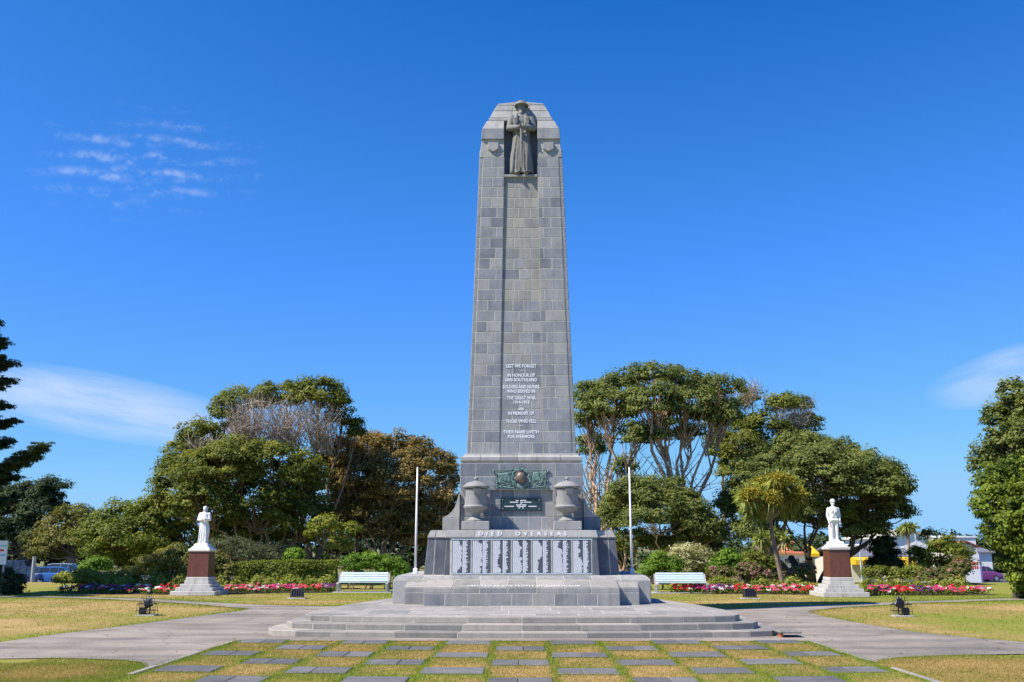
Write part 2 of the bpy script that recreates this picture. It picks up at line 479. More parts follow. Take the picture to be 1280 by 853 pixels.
class MB:
    """collects simple shapes into one mesh"""
    def __init__(self):
        self.v, self.f = [], []
    def add(self, vs, fs):
        k = len(self.v)
        self.v += [tuple(p) for p in vs]
        self.f += [tuple(i + k for i in f) for f in fs]
        return self
    def box(self, x0, x1, y0, y1, z0, z1, ch=0.0):
        return self.frus((x0, x1, y0, y1), z0, (x0, x1, y0, y1), z1, ch)
    def frus(self, a, z0, b, z1, ch=0.0):
        """block from footprint a=(x0,x1,y0,y1) at z0 to footprint b at z1, with small arris chamfers"""
        if ch <= 0:
            vs = [(a[0], a[2], z0), (a[1], a[2], z0), (a[1], a[3], z0), (a[0], a[3], z0),
                  (b[0], b[2], z1), (b[1], b[2], z1), (b[1], b[3], z1), (b[0], b[3], z1)]
            return self.add(vs, [(3, 2, 1, 0), (4, 5, 6, 7), (0, 1, 5, 4), (1, 2, 6, 5), (2, 3, 7, 6), (3, 0, 4, 7)])
        bm = bmesh.new()
        vs = [bm.verts.new(p) for p in [(a[0], a[2], z0), (a[1], a[2], z0), (a[1], a[3], z0), (a[0], a[3], z0),
                                        (b[0], b[2], z1), (b[1], b[2], z1), (b[1], b[3], z1), (b[0], b[3], z1)]]
        for f in [(3, 2, 1, 0), (4, 5, 6, 7), (0, 1, 5, 4), (1, 2, 6, 5), (2, 3, 7, 6), (3, 0, 4, 7)]:
            bm.faces.new([vs[i] for i in f])
        bmesh.ops.bevel(bm, geom=list(bm.edges), offset=ch, segments=1, affect='EDGES', profile=0.5)
        return self.bm(bm)
    def bm(self, bm):
        bm.verts.index_update()
        self.add([v.co[:] for v in bm.verts], [[v.index for v in f.verts] for f in bm.faces])
        bm.free()
        return self
    def prism(self, pts, z0, z1):
        n = len(pts)
        vs = [(p[0], p[1], z0) for p in pts] + [(p[0], p[1], z1) for p in pts]
        fs = [tuple(range(n - 1, -1, -1)), tuple(range(n, 2 * n))] + [(i, (i + 1) % n, n + (i + 1) % n, n + i) for i in range(n)]
        return self.add(vs, fs)
    def tube(self, pts, rad, seg=6, cap=True):
        pts = [Vector(p) for p in pts]
        n = len(pts)
        if isinstance(rad, (int, float)):
            rad = [rad] * n
        vs, fs = [], []
        up = None
        for i, p in enumerate(pts):
            d = (pts[min(i + 1, n - 1)] - pts[max(i - 1, 0)])
            d = d.normalized() if d.length > 1e-9 else Vector((0, 0, 1))
            if up is None:
                up = Vector((1, 0, 0)) if abs(d.x) < 0.8 else Vector((0, 1, 0))
            a = d.cross(up)
            a = a.normalized() if a.length > 1e-6 else d.orthogonal().normalized()
            b = d.cross(a)
            up = a.cross(d)
            for k in range(seg):
                t = 2 * math.pi * k / seg
                vs.append(p + (a * math.cos(t) + b * math.sin(t)) * rad[i])
        for i in range(n - 1):
            for k in range(seg):
                k2 = (k + 1) % seg
                fs.append((i * seg + k, i * seg + k2, (i + 1) * seg + k2, (i + 1) * seg + k))
        if cap:
            fs.append(tuple(range(seg - 1, -1, -1)))
            fs.append(tuple((n - 1) * seg + k for k in range(seg)))
        return self.add(vs, fs)
    def lathe(self, c, prof, seg=28, sx=1.0, sy=1.0, a0=0.0):
        """prof: list of (radius, z) going upward"""
        vs, fs = [], []
        for r, z in prof:
            for k in range(seg):
                t = 2 * math.pi * k / seg + a0
                vs.append((c[0] + r * sx * math.cos(t), c[1] + r * sy * math.sin(t), c[2] + z))
        n = len(prof)
        for i in range(n - 1):
            for k in range(seg):
                k2 = (k + 1) % seg
                fs.append((i * seg + k, i * seg + k2, (i + 1) * seg + k2, (i + 1) * seg + k))
        fs.append(tuple(range(seg - 1, -1, -1)))
        fs.append(tuple((n - 1) * seg + k for k in range(seg)))
        return self.add(vs, fs)
    def ell(self, c, r, rot=None, sub=2):
        bm = bmesh.new()
        bmesh.ops.create_icosphere(bm, subdivisions=sub, radius=1.0)
        m = Matrix.Translation(c) @ (rot.to_4x4() if rot else Matrix()) @ Matrix.Diagonal((*r, 1))
        bmesh.ops.transform(bm, matrix=m, verts=bm.verts)
        return self.bm(bm)
    def limb(self, p0, p1, r0, r1, seg=10):
        p0, p1 = Vector(p0), Vector(p1)
        self.tube([p0, (p0 + p1) / 2, p1], [r0, (r0 + r1) / 2, r1], seg)
        self.ell(p0, (r0,) * 3, sub=2)
        return self.ell(p1, (r1,) * 3, sub=2)
    def obj(self, name, mat, parent=None, loc=None, smooth=False):
        return mesh_obj(name, self.v, self.f, mat, parent, loc, smooth)


def smooth_by_angle(o, ang=40):
    me = o.data
    bm = bmesh.new()
    bm.from_mesh(me)
    for f in bm.faces:
        f.smooth = True
    for e in bm.edges:
        if len(e.link_faces) == 2 and e.calc_face_angle(0) > R(ang):
            e.smooth = False
    bm.to_mesh(me)
    bm.free()
    return o


def remeshed(o, voxel, smooth_it=2):
    """melt the object's overlapping pieces into one continuous skin"""
    md = o.modifiers.new('r', 'REMESH')
    md.mode = 'VOXEL'
    md.voxel_size = voxel
    ms = o.modifiers.new('s', 'SMOOTH')
    ms.iterations = smooth_it
    ms.factor = 0.5
    dg = bpy.context.evaluated_depsgraph_get()
    me = bpy.data.meshes.new_from_object(o.evaluated_get(dg))
    o.modifiers.clear()
    old = o.data
    o.data = me
    bpy.data.meshes.remove(old)
    me.polygons.foreach_set('use_smooth', np.ones(len(me.polygons), dtype=bool))
    return o


def stone4(name, bl, br, tr, tl, mat, parent, gap=0.020, proud=0.003, thick=0.05, ch=0.004):
    """one dressed block: its face runs through four corners seen from outside, with open arrises all round"""
    P = [Vector(p) for p in (bl, br, tr, tl)]
    nrm = ((P[1] - P[0]).cross(P[3] - P[0])).normalized()
    h = gap / 2

    def inset(d):
        out = []
        for i in range(4):
            a, b, c = P[i - 1], P[i], P[(i + 1) % 4]
            e1, e2 = (a - b).normalized(), (c - b).normalized()
            s = max(0.3, e1.cross(e2).length)
            out.append(b + (e1 + e2) * d / s)
        return out
    back = [p - nrm * thick for p in inset(h)]
    rim = [p + nrm * (proud - ch * 0.7) for p in inset(h)]
    jit = random.uniform(-0.0015, 0.0015)
    face = [p + nrm * (proud + jit) for p in inset(h + ch)]
    vs = back + rim + face
    fs = [(8, 9, 10, 11)]
    for i in range(4):
        j = (i + 1) % 4
        fs.append((i, j, 4 + j, 4 + i))
        fs.append((4 + i, 4 + j, 8 + j, 8 + i))
    if parent == 'raw':
        return vs, fs
    c = sum(P, Vector()) / 4
    return mesh_obj(name, vs, fs, mat, parent, loc=c)


def text_obj(body, size, loc, mat, parent, name='lettering', depth=0.004, bold=0.0, width=None, rot=(R(90), 0, 0), space=1.0):
    cu = bpy.data.curves.new('text', 'FONT')
    cu.body = body
    cu.size = size
    cu.align_x = 'CENTER'
    cu.align_y = 'CENTER'
    cu.extrude = depth
    cu.offset = bold
    cu.resolution_u = 2
    cu.space_character = space
    t = bpy.data.objects.new('text', cu)
    COL.objects.link(t)
    bpy.context.view_layer.update()
    dg = bpy.context.evaluated_depsgraph_get()
    me = bpy.data.meshes.new_from_object(t.evaluated_get(dg))
    bpy.data.objects.remove(t)
    bpy.data.curves.remove(cu)
    if width:
        xs = [v.co.x for v in me.vertices]
        k = width / (max(xs) - min(xs))
        for v in me.vertices:
            v.co.x *= k
    me.materials.clear()
    me.materials.append(mat)
    o = bpy.data.objects.new(name, me)
    COL.objects.link(o)
    o.rotation_euler = rot
    o.location = Vector(loc) - (origin_of(parent) if parent else Vector())
    o.parent = parent
    o['kind'] = 'stuff'
    return o


# ================================================================== THE GROUND
YL = 28.0
# outlines of lawn and path read on the ground plane
low_left = [gnd(*p) for p in ((77, 823.8), (155, 826.4), (178, 829.5))]
isl_left_low = [gnd(*p) for p in ((0, 804), (60, 795), (130, 786.5), (200, 777.5), (260, 769.5), (300, 764.5))]
isl_left_up = [gnd(*p) for p in ((313, 762), (258, 757.3), (191, 752.6), (144, 750.3), (60, 747.5))]
far_left = [gnd(*p) for p in ((60, 746.0), (144, 748.2), (191, 749.5), (258, 753.5), (330, 757), (407, 758.8))]
far_right = [gnd(*p) for p in ((913, 762), (950, 760.5), (1009, 757.5), (1140, 752.5), (1251, 749.0))]
isl_right_up = [gnd(*p) for p in ((1251, 751.2), (1140, 755), (1040, 761), (1010, 765))]
isl_right_low = [gnd(*p) for p in ((1027, 771), (1079, 780.5), (1143, 791), (1208, 797.5), (1280, 803.7))]
low_right = [gnd(*p) for p in ((1280, 818.7), (1182, 820.5), (1125, 823.0), (1100, 826.5))]
GX = 4.98                                                # half width of the chequered forecourt
path_poly = ([(-60, 13.2), (-14, 13.75)] + low_left + [(-GX, 13.3), (-GX, 17.3), (GX, 17.3), (GX, 14.2)] + low_right[::-1]
             + [(14, 14.4), (60, 13.6), (60, 15.4), (13, 16.2)] + isl_right_low[::-1] + isl_right_up[::-1]
             + [(22, 32.0), (60, 40.5), (60, 42), (22, 33.0)] + far_right[::-1] + far_left[::-1]
             + [(-24, 33.4), (-60, 40), (-60, 38.5), (-24, 31.6)] + isl_left_up[::-1] + isl_left_low[::-1] + [(-60, 14.2)])
PP = np.array(path_poly)


def in_poly(x, y, poly):
    inside = np.zeros(x.shape, dtype=bool)
    n = len(poly)
    for i in range(n):
        x1, y1 = poly[i]
        x2, y2 = poly[(i + 1) % n]
        c = ((y1 > y) != (y2 > y))
        with np.errstate(divide='ignore', invalid='ignore'):
            xi = (x2 - x1) * (y - y1) / (y2 - y1) + x1
        inside ^= c & (x < xi)
    return inside


def edge_dist(x, y, poly):
    d = np.full(x.shape, 1e9)
    n = len(poly)
    for i in range(n):
        a, b = np.array(poly[i]), np.array(poly[(i + 1) % n])
        ab = b - a
        t = np.clip(((x - a[0]) * ab[0] + (y - a[1]) * ab[1]) / max(1e-9, ab @ ab), 0, 1)
        d = np.minimum(d, np.hypot(x - a[0] - t * ab[0], y - a[1] - t * ab[1]))
    return d


def vnoise(x, y, s, seed):
    """smooth value noise"""
    r = np.random.default_rng(seed)
    tab = r.random((64, 64))
    X, Y = x * s, y * s
    i, j = np.floor(X).astype(int), np.floor(Y).astype(int)
    fx, fy = X - i, Y - j
    fx, fy = fx * fx * (3 - 2 * fx), fy * fy * (3 - 2 * fy)
    g = lambda a, b: tab[a % 64, b % 64]
    return (g(i, j) * (1 - fx) + g(i + 1, j) * fx) * (1 - fy) + (g(i, j + 1) * (1 - fx) + g(i + 1, j + 1) * fx) * fy


# forecourt: bluestone pavers set in turf like a chequerboard
ROWS = [17.02 - 0.955 * k for k in range(14)]
COLW = 0.885
PVW, PVD = 0.79, 0.60


def bow(x):
    return 0.011 * x * x                                  # the rows bow gently with the curved steps


pavers = []
for k, yr in enumerate(ROWS):
    for c in range(-5, 6):
        if (k + c) % 2 == 1 or (k == 0 and abs(c) == 5):
            pavers.append((c * COLW - 0.02, yr + bow(c * COLW), k, c))


def dryness(x, y):
    """0 fresh grass .. 1 straw; greener along path edges and between the pavers, browned in the open patches"""
    d = 0.50 + 0.75 * (vnoise(x, y, 0.30, 1) - 0.5) + 0.55 * (vnoise(x, y, 1.0, 2) - 0.5) + 0.35 * (vnoise(x, y, 3.1, 3) - 0.5)
    d = d + 0.10 * (y < 30)
    e = edge_dist(x, y, path_poly)
    d = d - 0.42 * np.exp(-e / 0.30) - 0.14 * (y > 30)
    d = np.where((y < 16) & (np.abs(x) > GX), d - 0.06 * (1 - np.clip((np.abs(x) - 9) / 3, 0, 1)), d)
    d = d + 0.04 * ((x < -GX) & (y < 16)) - 0.10 * ((x > GX) & (y < 16))
    c = np.floor(x / COLW + 0.5)
    lx = np.abs(x - c * COLW)
    k = (17.02 - (y - bow(x))) / 0.955
    kn = np.floor(k + 0.5)
    has = ((kn + c) % 2 == 1)
    other = np.abs((k - kn)) * 0.955
    away = np.where(has, other - PVD / 2, (1.0 - np.abs(k - kn)) * 0.955 - PVD / 2)
    patch = 0.70 + 0.75 * (vnoise(x, y, 1.1, 5) - 0.5) + 0.5 * (vnoise(x, y, 4.0, 6) - 0.5)
    green = np.clip(1 - (COLW / 2 - lx) / 0.10, 0, 1) * 0.55 + np.clip(1 - away / 0.16, 0, 1) * 0.45
    return np.where((np.abs(x) < GX) & (y < 17.5), patch - green, d)


def gz(y):
    """the ground falls gently away behind the garden"""
    t = min(1, max(0, (y - 44) / 30))
    return -1.5 * t * t * (3 - 2 * t)


def build_ground():
    S = 3000
    ys_ = [-200, 44, 50, 56, 62, 68, 74, 120, S]
    vs = []
    for y in ys_:
        vs += [(-S, y, gz(y) - .05), (S, y, gz(y) - .05)]
    o = MB().add(vs, [(2 * i, 2 * i + 1, 2 * i + 3, 2 * i + 2) for i in range(len(ys_) - 1)]).obj('ground', M['green_ground'])
    tag(o, kind='structure')
    xs, ys = np.arange(-32, 32.01, 0.14), np.concatenate([np.arange(7, 24, 0.10), np.arange(24, 46, 0.25)])
    X, Y = np.meshgrid(xs, ys)
    Z = 0.012 * (vnoise(X, Y, 0.8, 11) - 0.5)
    v = np.stack([X.ravel(), Y.ravel(), Z.ravel()], 1)
    nx, ny = len(xs), len(ys)
    idx = np.arange(nx * ny).reshape(ny, nx)
    f = np.stack([idx[:-1, :-1].ravel(), idx[:-1, 1:].ravel(), idx[1:, 1:].ravel(), idx[1:, :-1].ravel()], 1)
    o = mesh_obj('lawn', v, f, M['lawn'], smooth=True)
    a = o.data.attributes.new('dry', 'FLOAT', 'POINT')
    a.data.foreach_set('value', dryness(X.ravel(), Y.ravel()).astype(np.float32))
    tag(o, kind='structure')
    tri = tessellate_polygon([[Vector((p[0], p[1], 0)) for p in path_poly]])
    o = mesh_obj('path', [(p[0], p[1], 0.014) for p in path_poly], [tuple(t) for t in tri], M['asphalt'])
    me = o.data
    bm = bmesh.new(); bm.from_mesh(me)
    bmesh.ops.recalc_face_normals(bm, faces=bm.faces)
    if bm.faces[0].normal.z < 0:
        bmesh.ops.reverse_faces(bm, faces=bm.faces)
    bm.to_mesh(me); bm.free()
    tag(o, kind='structure')
    # forecourt pavers
    fc = root('chequered_forecourt', (0, 12, 0), 'chequerboard of dark stone pavers set in dry turf before the steps', None, None, 'structure')
    for (cx, cy, k, c) in pavers:
        w, d = PVW / 2 + random.uniform(-.015, .015), PVD / 2 + random.uniform(-.015, .015)
        z = 0.018 + random.uniform(-0.004, 0.006)
        sl = 0.022 * cx
        if random.random() < 0.75:                                   # laid as two flags with an open joint
            j = random.uniform(-.08, .08)
            pcs = [(-w, j - 0.006), (j + 0.006, w)]
        else:
            pcs = [(-w, w)]
        for (a, b) in pcs:
            mb = MB()
            q = [(cx + a, cy - d + a * sl), (cx + b, cy - d + b * sl), (cx + b, cy + d + b * sl), (cx + a, cy + d + a * sl)]
            mb.prism(q, -0.04, z - 0.006)
            i_ = 0.008
            q2 = [(q[0][0] + i_, q[0][1] + i_), (q[1][0] - i_, q[1][1] + i_), (q[2][0] - i_, q[2][1] - i_), (q[3][0] + i_, q[3][1] - i_)]
            n0 = len(mb.v)
            mb.v += [(*p, z - 0.006) for p in q] + [(*p, z) for p in q2]
            mb.f = mb.f[:1] + mb.f[2:]
            mb.f += [tuple(n0 + i for i in (4, 5, 6, 7))] + [(n0 + i, n0 + (i + 1) % 4, n0 + 4 + (i + 1) % 4, n0 + 4 + i) for i in range(4)]
            mb.obj('paver', M['paver'], fc, loc=(cx + (a + b) / 2, cy, 0))
    # dark flags tight against the lowest step
    # kerb stones down both sides
    for sx in (-1, 1):
        y = 17.25
        while y > 8.5:
            l = random.uniform(0.85, 1.0)
            mb = MB().box(sx * (GX + 0.02) - 0.045, sx * (GX + 0.02) + 0.045, y - l + 0.012, y, -0.05, 0.02 + random.uniform(-.004, .004), 0.006)
            if random.random() < .62:
                mb.obj('kerb_stone', M['riser'], fc, loc=(sx * (GX + 0.02), y - l / 2, 0))
            y -= l
    # a road and a car park beyond the garden
    o = MB().add([(-120, 78.0, -1.535), (-17.2, 78.0, -1.535), (-17.2, 112, -1.535), (-120, 112, -1.535)], [(0, 1, 2, 3)]).obj('car_park', M['road'])
    tag(o, kind='structure')
    o = MB().add([(14, 80, -1.535), (120, 80, -1.535), (120, 99, -1.535), (14, 99, -1.535)], [(0, 1, 2, 3)]).obj('road', M['road'])
    tag(o, kind='structure')


M['green_ground'] = plain_mat('far grass', (0.16, 0.16, 0.04), 0.95, var=0.3, scale=0.4)
build_ground()


def build_blades():
    """turf: single blades, thick close to the camera and along the edges, thinner further off"""
    def batch(n, x0, x1, y0, y1, dens):
        x = rng.uniform(x0, x1, n)
        y = rng.uniform(y0, y1, n)
        keep = ~in_poly(x, y, path_poly)
        keep |= (edge_dist(x, y, path_poly) < 0.05) & (rng.random(n) < 0.8)
        keep &= rng.random(n) < dens(x, y)
        keep &= ~((np.abs(x) < 4.7) & (y > 17.35) & (y < 27))
        return x[keep], y[keep]
    bs = [batch(260000, -7, 7, 10.8, 17.6, lambda x, y: np.ones_like(x)),
          batch(120000, -14, -5, 11.5, 14, lambda x, y: np.ones_like(x) * 0.9),
          batch(120000, 5, 15, 11.5, 15, lambda x, y: np.ones_like(x) * 0.9),
          batch(420000, -18, 18, 15, 34.8, lambda x, y: np.clip(np.exp(-edge_dist(x, y, path_poly) / 0.22) + 0.22, 0, 1))]
    x = np.concatenate([b[0] for b in bs])
    y = np.concatenate([b[1] for b in bs])
    on = np.zeros(len(x), bool)
    for (cx, cy, k, c) in pavers:
        near_ = np.nonzero((np.abs(x - cx) < PVW / 2) & (np.abs(y - cy) < PVD / 2 + .1))[0]
        xx, yy = x[near_], y[near_]
        creep = .012 + .15 * np.clip(vnoise(xx, yy, 4.0, 31) - .35, 0, 1) + .03 * vnoise(xx, yy, 14.0, 32)
        on[near_] |= (np.abs(xx - cx) < PVW / 2 - creep) & (np.abs(yy - cy - (xx - cx) * 0.022 * cx) < PVD / 2 - creep * .8)
    for px, py, hx, hy in ((-11.06, 33.9, 0.75, 0.75), (10.54, 33.1, 0.75, 0.75)):
        on |= (np.abs(x - px) < hx) & (np.abs(y - py) < hy)
    x, y = x[~on], y[~on]
    n = len(x)
    dry = np.clip(dryness(x, y) + rng.normal(0, 0.14, n), 0, 1)
    h = rng.uniform(0.018, 0.042, n) * (1.15 - 0.35 * dry) * np.clip(0.8 + (y - 10) * 0.012, 0.8, 1.2)
    w = rng.uniform(0.003, 0.0055, n) * np.clip(y / 13.0, 0.9, 2.2)
    a = rng.uniform(0, 2 * np.pi, n)
    lean = rng.normal(0, 0.45, (n, 2)) * h[:, None]
    dx, dy = np.cos(a) * w, np.sin(a) * w
    v = np.empty((n, 3, 3))
    v[:, 0] = np.stack([x - dx, y - dy, np.zeros(n)], 1)
    v[:, 1] = np.stack([x + dx, y + dy, np.zeros(n)], 1)
    v[:, 2] = np.stack([x + lean[:, 0], y + lean[:, 1], h], 1)
    o = mesh_obj('grass', v.reshape(-1, 3), np.arange(3 * n).reshape(-1, 3), M['blade'], tone=np.repeat(dry, 3))
    tag(o, 'short mown turf, straw coloured in patches and greener along the edges', None, None, 'stuff')


build_blades()


def litter():
    """dry leaves and clippings blown along the path edges"""
    n = 2600
    x, y = rng.uniform(-15, 15, n), rng.uniform(13, 34, n)
    e = edge_dist(x, y, path_poly)
    k = in_poly(x, y, path_poly) & (rng.random(n) < np.exp(-e / .35) + .03) & ~((np.abs(x) < 4.9) & (y > 17.3))
    x, y = x[k], y[k]
    n = len(x)
    P = np.stack([x, y, np.full(n, .022)], 1)
    N = rng.normal(size=(n, 3)) * .35 + [0, 0, 1]
    N /= np.linalg.norm(N, axis=1, keepdims=True)
    t = np.cross(N, rng.normal(size=(n, 3)))
    t /= np.linalg.norm(t, axis=1, keepdims=True)
    b = np.cross(N, t)
    l, w = rng.uniform(.015, .04, (n, 1)), rng.uniform(.007, .016, (n, 1))
    v = np.stack([P - t * l, P + b * w + [0, 0, .006], P + t * l, P - b * w], 1).reshape(-1, 3)
    o = mesh_obj('leaf_litter', v, np.arange(4 * n).reshape(-1, 4), M['seed'], tone=np.repeat(rng.random(n) * .6, 4))
    tag(o, 'dry leaf litter scattered along the path edges', None, None, 'stuff')


litter()

# ================================================================== THE STEPPED PLATFORM
ST_H = 0.1127                                             # rise of one step


def plat(off):
    """outline of a step: bowed front, rounded corners, narrowing to the back"""
    pts = []
    f = 18.35 - off
    for x in (0, 1.0, 2.0, 3.0, 3.6):
        pts.append((x * (4.16 + off) / 4.16, f + 0.026 * x * x))
    pts.append((4.02 + off * .9, f + 0.50))
    pts.append((4.18 + off, f + 0.80 + off * .4))
    pts.append((4.18 + off, 20.6))
    pts.append((3.85 + off, 22.6))
    pts.append((3.35 + off * .8, 24.9 + off * .5))
    pts.append((2.6 + off * .6, 27.3 + off))
    return pts[::-1] and ([(-x, y) for x, y in pts[:0:-1]] + pts)


def clip(poly, a, b):
    """keep the side of line a->b to its left"""
    out = []
    n = len(poly)
    sd = lambda p: (b[0] - a[0]) * (p[1] - a[1]) - (b[1] - a[1]) * (p[0] - a[0])
    for i in range(n):
        p, q = poly[i], poly[(i + 1) % n]
        sp, sq = sd(p), sd(q)
        if sp >= 0: out.append(p)
        if sp * sq < 0:
            t = sp / (sp - sq)
            out.append((p[0] + (q[0] - p[0]) * t, p[1] + (q[1] - p[1]) * t))
    return out


def build_platform():
    pl = root('stepped_platform', (0, 22, 0), 'low bowed platform of three pale stone steps under the monument', None, None, 'structure')
    for lv, off in enumerate((0.6, 0.3, 0.0)):
        z0, z1 = lv * ST_H, (lv + 1) * ST_H
        P = plat(off)
        inner = plat(off - 0.003)
        core = MB().prism(inner, (-0.05 if lv == 0 else z0 - 0.02), z1 - 0.0015)
        core.obj('platform_core', M['joint'], pl)
        # nosing stones round the edge: walk along the outline
        n = len(P)
        ins = plat(off - 0.42)
        seg = []
        for i in range(n - 1):
            a, b = Vector(P[i]), Vector(P[i + 1])
            ia, ib = Vector(ins[i]), Vector(ins[i + 1])
            L = (b - a).length
            k = max(1, round(L / 1.05))
            for j in range(k):
                seg.append((a.lerp(b, j / k), a.lerp(b, (j + 1) / k), ia.lerp(ib, j / k), ia.lerp(ib, (j + 1) / k)))
        for a, b, ia, ib in seg:
            d = (b - a).normalized() * 0.012
            dz = random.uniform(0.0, 0.002)
            q = [a + d, b - d, ib - d, ia + d]
            o2 = Vector((d.y, -d.x)).normalized()
            zt = z1 + dz
            lo = [(p.x, p.y, z0 + 0.014) for p in q]
            hi = [(p.x, p.y, zt) for p in q]
            hi[0] = (q[0].x - o2.x * .008, q[0].y - o2.y * .008, zt)
            hi[1] = (q[1].x - o2.x * .008, q[1].y - o2.y * .008, zt)
            rg = random.uniform(.008, .02)
            mid = [(q[0].x, q[0].y, zt - rg), (q[1].x, q[1].y, zt - rg)]
            vs = lo + hi + mid
            fs = [(0, 1, 9, 8), (8, 9, 5, 4), (4, 5, 6, 7), (1, 2, 6, 5, 9), (2, 3, 7, 6), (3, 0, 8, 4, 7)]
            mesh_obj('step_stone', vs, fs, M['riser'], pl, loc=((a.x + b.x) / 2, (a.y + b.y) / 2, z0))
    # flags on the top
    ins = plat(-0.435)
    zt = 3 * ST_H
    y = 18.0
    row = 0
    while y < 26.5:
        dpt = (1.25, 0.95, 1.0, 0.9)[row % 4]
        x = -5.2 + (0.35 if row % 2 else 0.0)
        while x < 5.2:
            w = random.uniform(0.82, 1.02)
            q = [(x + .013, y + .013), (x + w - .013, y + .013), (x + w - .013, y + dpt - .013), (x + .013, y + dpt - .013)]
            for i in range(len(ins)):
                if len(q) < 3: break
                q = clip(q, ins[i], ins[(i + 1) % len(ins)])
            hidden = len(q) >= 3 and min(p[1] for p in q) > 23.0 and max(abs(p[0]) for p in q) < 2.8
            if len(q) >= 3 and not hidden:
                ar = abs(sum(q[i][0] * q[(i + 1) % len(q)][1] - q[(i + 1) % len(q)][0] * q[i][1] for i in range(len(q)))) / 2
                if ar > 0.02:
                    MB().prism(q, zt - 0.05, zt + random.uniform(0.0, 0.0025)).obj('paving_slab', M['paving'], pl, loc=(x + w / 2, y + dpt / 2, zt))
            x += w
        y += dpt
        row += 1
    # a loose slab tilted off the end of the lowest step
    MB().box(4.62, 5.02, 17.95, 18.5, 0.085, 0.125, 0.01).obj('displaced_slab', M['riser'], pl)
    tag(pl.children[-1], 'flat slab jutting out past the right end of the steps')
    MB().box(4.64, 4.70, 18.0, 18.2, 0.0, 0.083, 0.01).obj('brick', plain_mat('orange brick', (0.42, 0.12, 0.05), 0.8), pl)


build_platform()

# ================================================================== THE MONUMENT
ZP = 3 * ST_H                                             # top of the platform
mon = root('war_memorial', (0, 24.6, ZP), 'tall tapering grey stone cenotaph with a carved soldier in the niche at its top', 'monument')
BK = 27.0                                                 # back of the plinth


def st(n, bl, br, tr, tl, mat, **k):
    return stone4(n, bl, br, tr, tl, M[mat], mon, **k)


def row_front(xs, z0, z1, y0, y1, mat, xs2=None, name='stone', **k):
    """a course of blocks on a front face, from row y0 at z0 to y1 at z1"""
    xs2 = xs2 or xs
    for i in range(len(xs) - 1):
        st(name, (xs[i], y0, z0), (xs[i + 1], y0, z0), (xs2[i + 1], y1, z1), (xs2[i], y1, z1), mat, **k)


def joints(a, b, n, jit=0.04, off=0.0):
    w = (b - a) / n
    return [a] + [a + w * (i + off) + random.uniform(-jit, jit) * w for i in range(1, n)] + [b]


core = MB()
G4 = 0.001
# --- lower plinth: centre block, middle returns, wings
core.box(-2.155, 2.155, 21.82 + G4, 23, ZP - 0.02, 0.72)
core.box(-2.63, 2.63, 22.25 + G4, 23, ZP - 0.02, 0.705)
core.box(-2.945, 2.945, 22.65 + G4, BK, ZP - 0.02, 0.865)
core.frus((-2.155, 2.155, 21.826, 22.67), 0.715, (-2.155, 2.155, 22.60, 22.67), 0.856)
core.frus((-2.63, 2.63, 22.256, 22.67), 0.70, (-2.63, 2.63, 22.60, 22.67), 0.80)
core.frus((-2.945, 2.945, 22.656, BK), 0.865, (-2.86, 2.86, 22.75, BK - .1), 0.955)
c1 = joints(-2.16, 2.16, 9)
row_front(c1, ZP, 0.602, 21.82, 21.82, 'plinth')
c2 = joints(-2.16, 2.16, 7)
row_front(c2, 0.602, 0.724, 21.82, 21.82, 'plinth')
row_front(c2, 0.727, 0.86, 21.83, 22.59, 'paving')        # sloped weathering
for s in (-1, 1):
    xa, xb = (2.16, 2.635)
    q = lambda x: s * x
    def rowm(x0, x1, z0, z1, y0, y1, mat, x0b=None, x1b=None):
        xs = sorted((q(x0), q(x1)))
        xs2 = sorted((q(x0b if x0b is not None else x0), q(x1b if x1b is not None else x1)))
        row_front(xs, z0, z1, y0, y1, mat, xs2)
    rowm(xa, xb, ZP, 0.602, 22.25, 22.25, 'plinth')
    rowm(xa, xb, 0.602, 0.708, 22.25, 22.25, 'plinth')
    rowm(xa, xb, 0.711, 0.80, 22.26, 22.60, 'paving')
    rowm(2.64, 2.95, ZP, 0.865, 22.65, 22.65, 'pale')
    # side faces of the three blocks
    for (xx, y0, y1, z1) in ((2.16, 21.82, 22.24, 0.72), (2.635, 22.25, 22.64, 0.70), (2.95, 22.65, 23.7, 0.865), (2.95, 23.7, 24.9, 0.865), (2.95, 24.9, 26.0, 0.865), (2.95, 26.0, BK, 0.865)):
        a, b = (q(xx), y0, ZP), (q(xx), y1, ZP)
        c, d = (q(xx), y1, z1), (q(xx), y0, z1)
        st('stone', *((a, b, c, d) if s > 0 else (b, a, d, c)), 'plinth')
# chamfered capping strip of the plinth and its top
row_front(joints(-2.95, 2.95, 9), 0.868, 0.957, 22.655, 22.75, 'plinth', xs2=joints(-2.86, 2.86, 9, 0.0))
for i, x in enumerate(joints(-2.86, 2.86, 7)[:-1]):
    x2 = joints(-2.86, 2.86, 7)[i + 1]
for s in (-1, 1):
    for (y0, y1) in ((22.75, 23.8), (23.8, 25.0), (25.0, 26.2)):
        a, b, c, d = (s * 2.29, y0, 0.958), (s * 2.86, y0, 0.958), (s * 2.86, y1, 0.958), (s * 2.29, y1, 0.958)
        st('stone', *((a, b, c, d) if s > 0 else (b, a, d, c)), 'pale')
    a, b, c, d = (s * 2.95, 22.655, 0.868), (s * 2.95, BK, 0.868), (s * 2.86, BK - .1, 0.957), (s * 2.86, 22.75, 0.957)
    st('stone', *((a, b, c, d) if s > 0 else (b, a, d, c)), 'plinth')

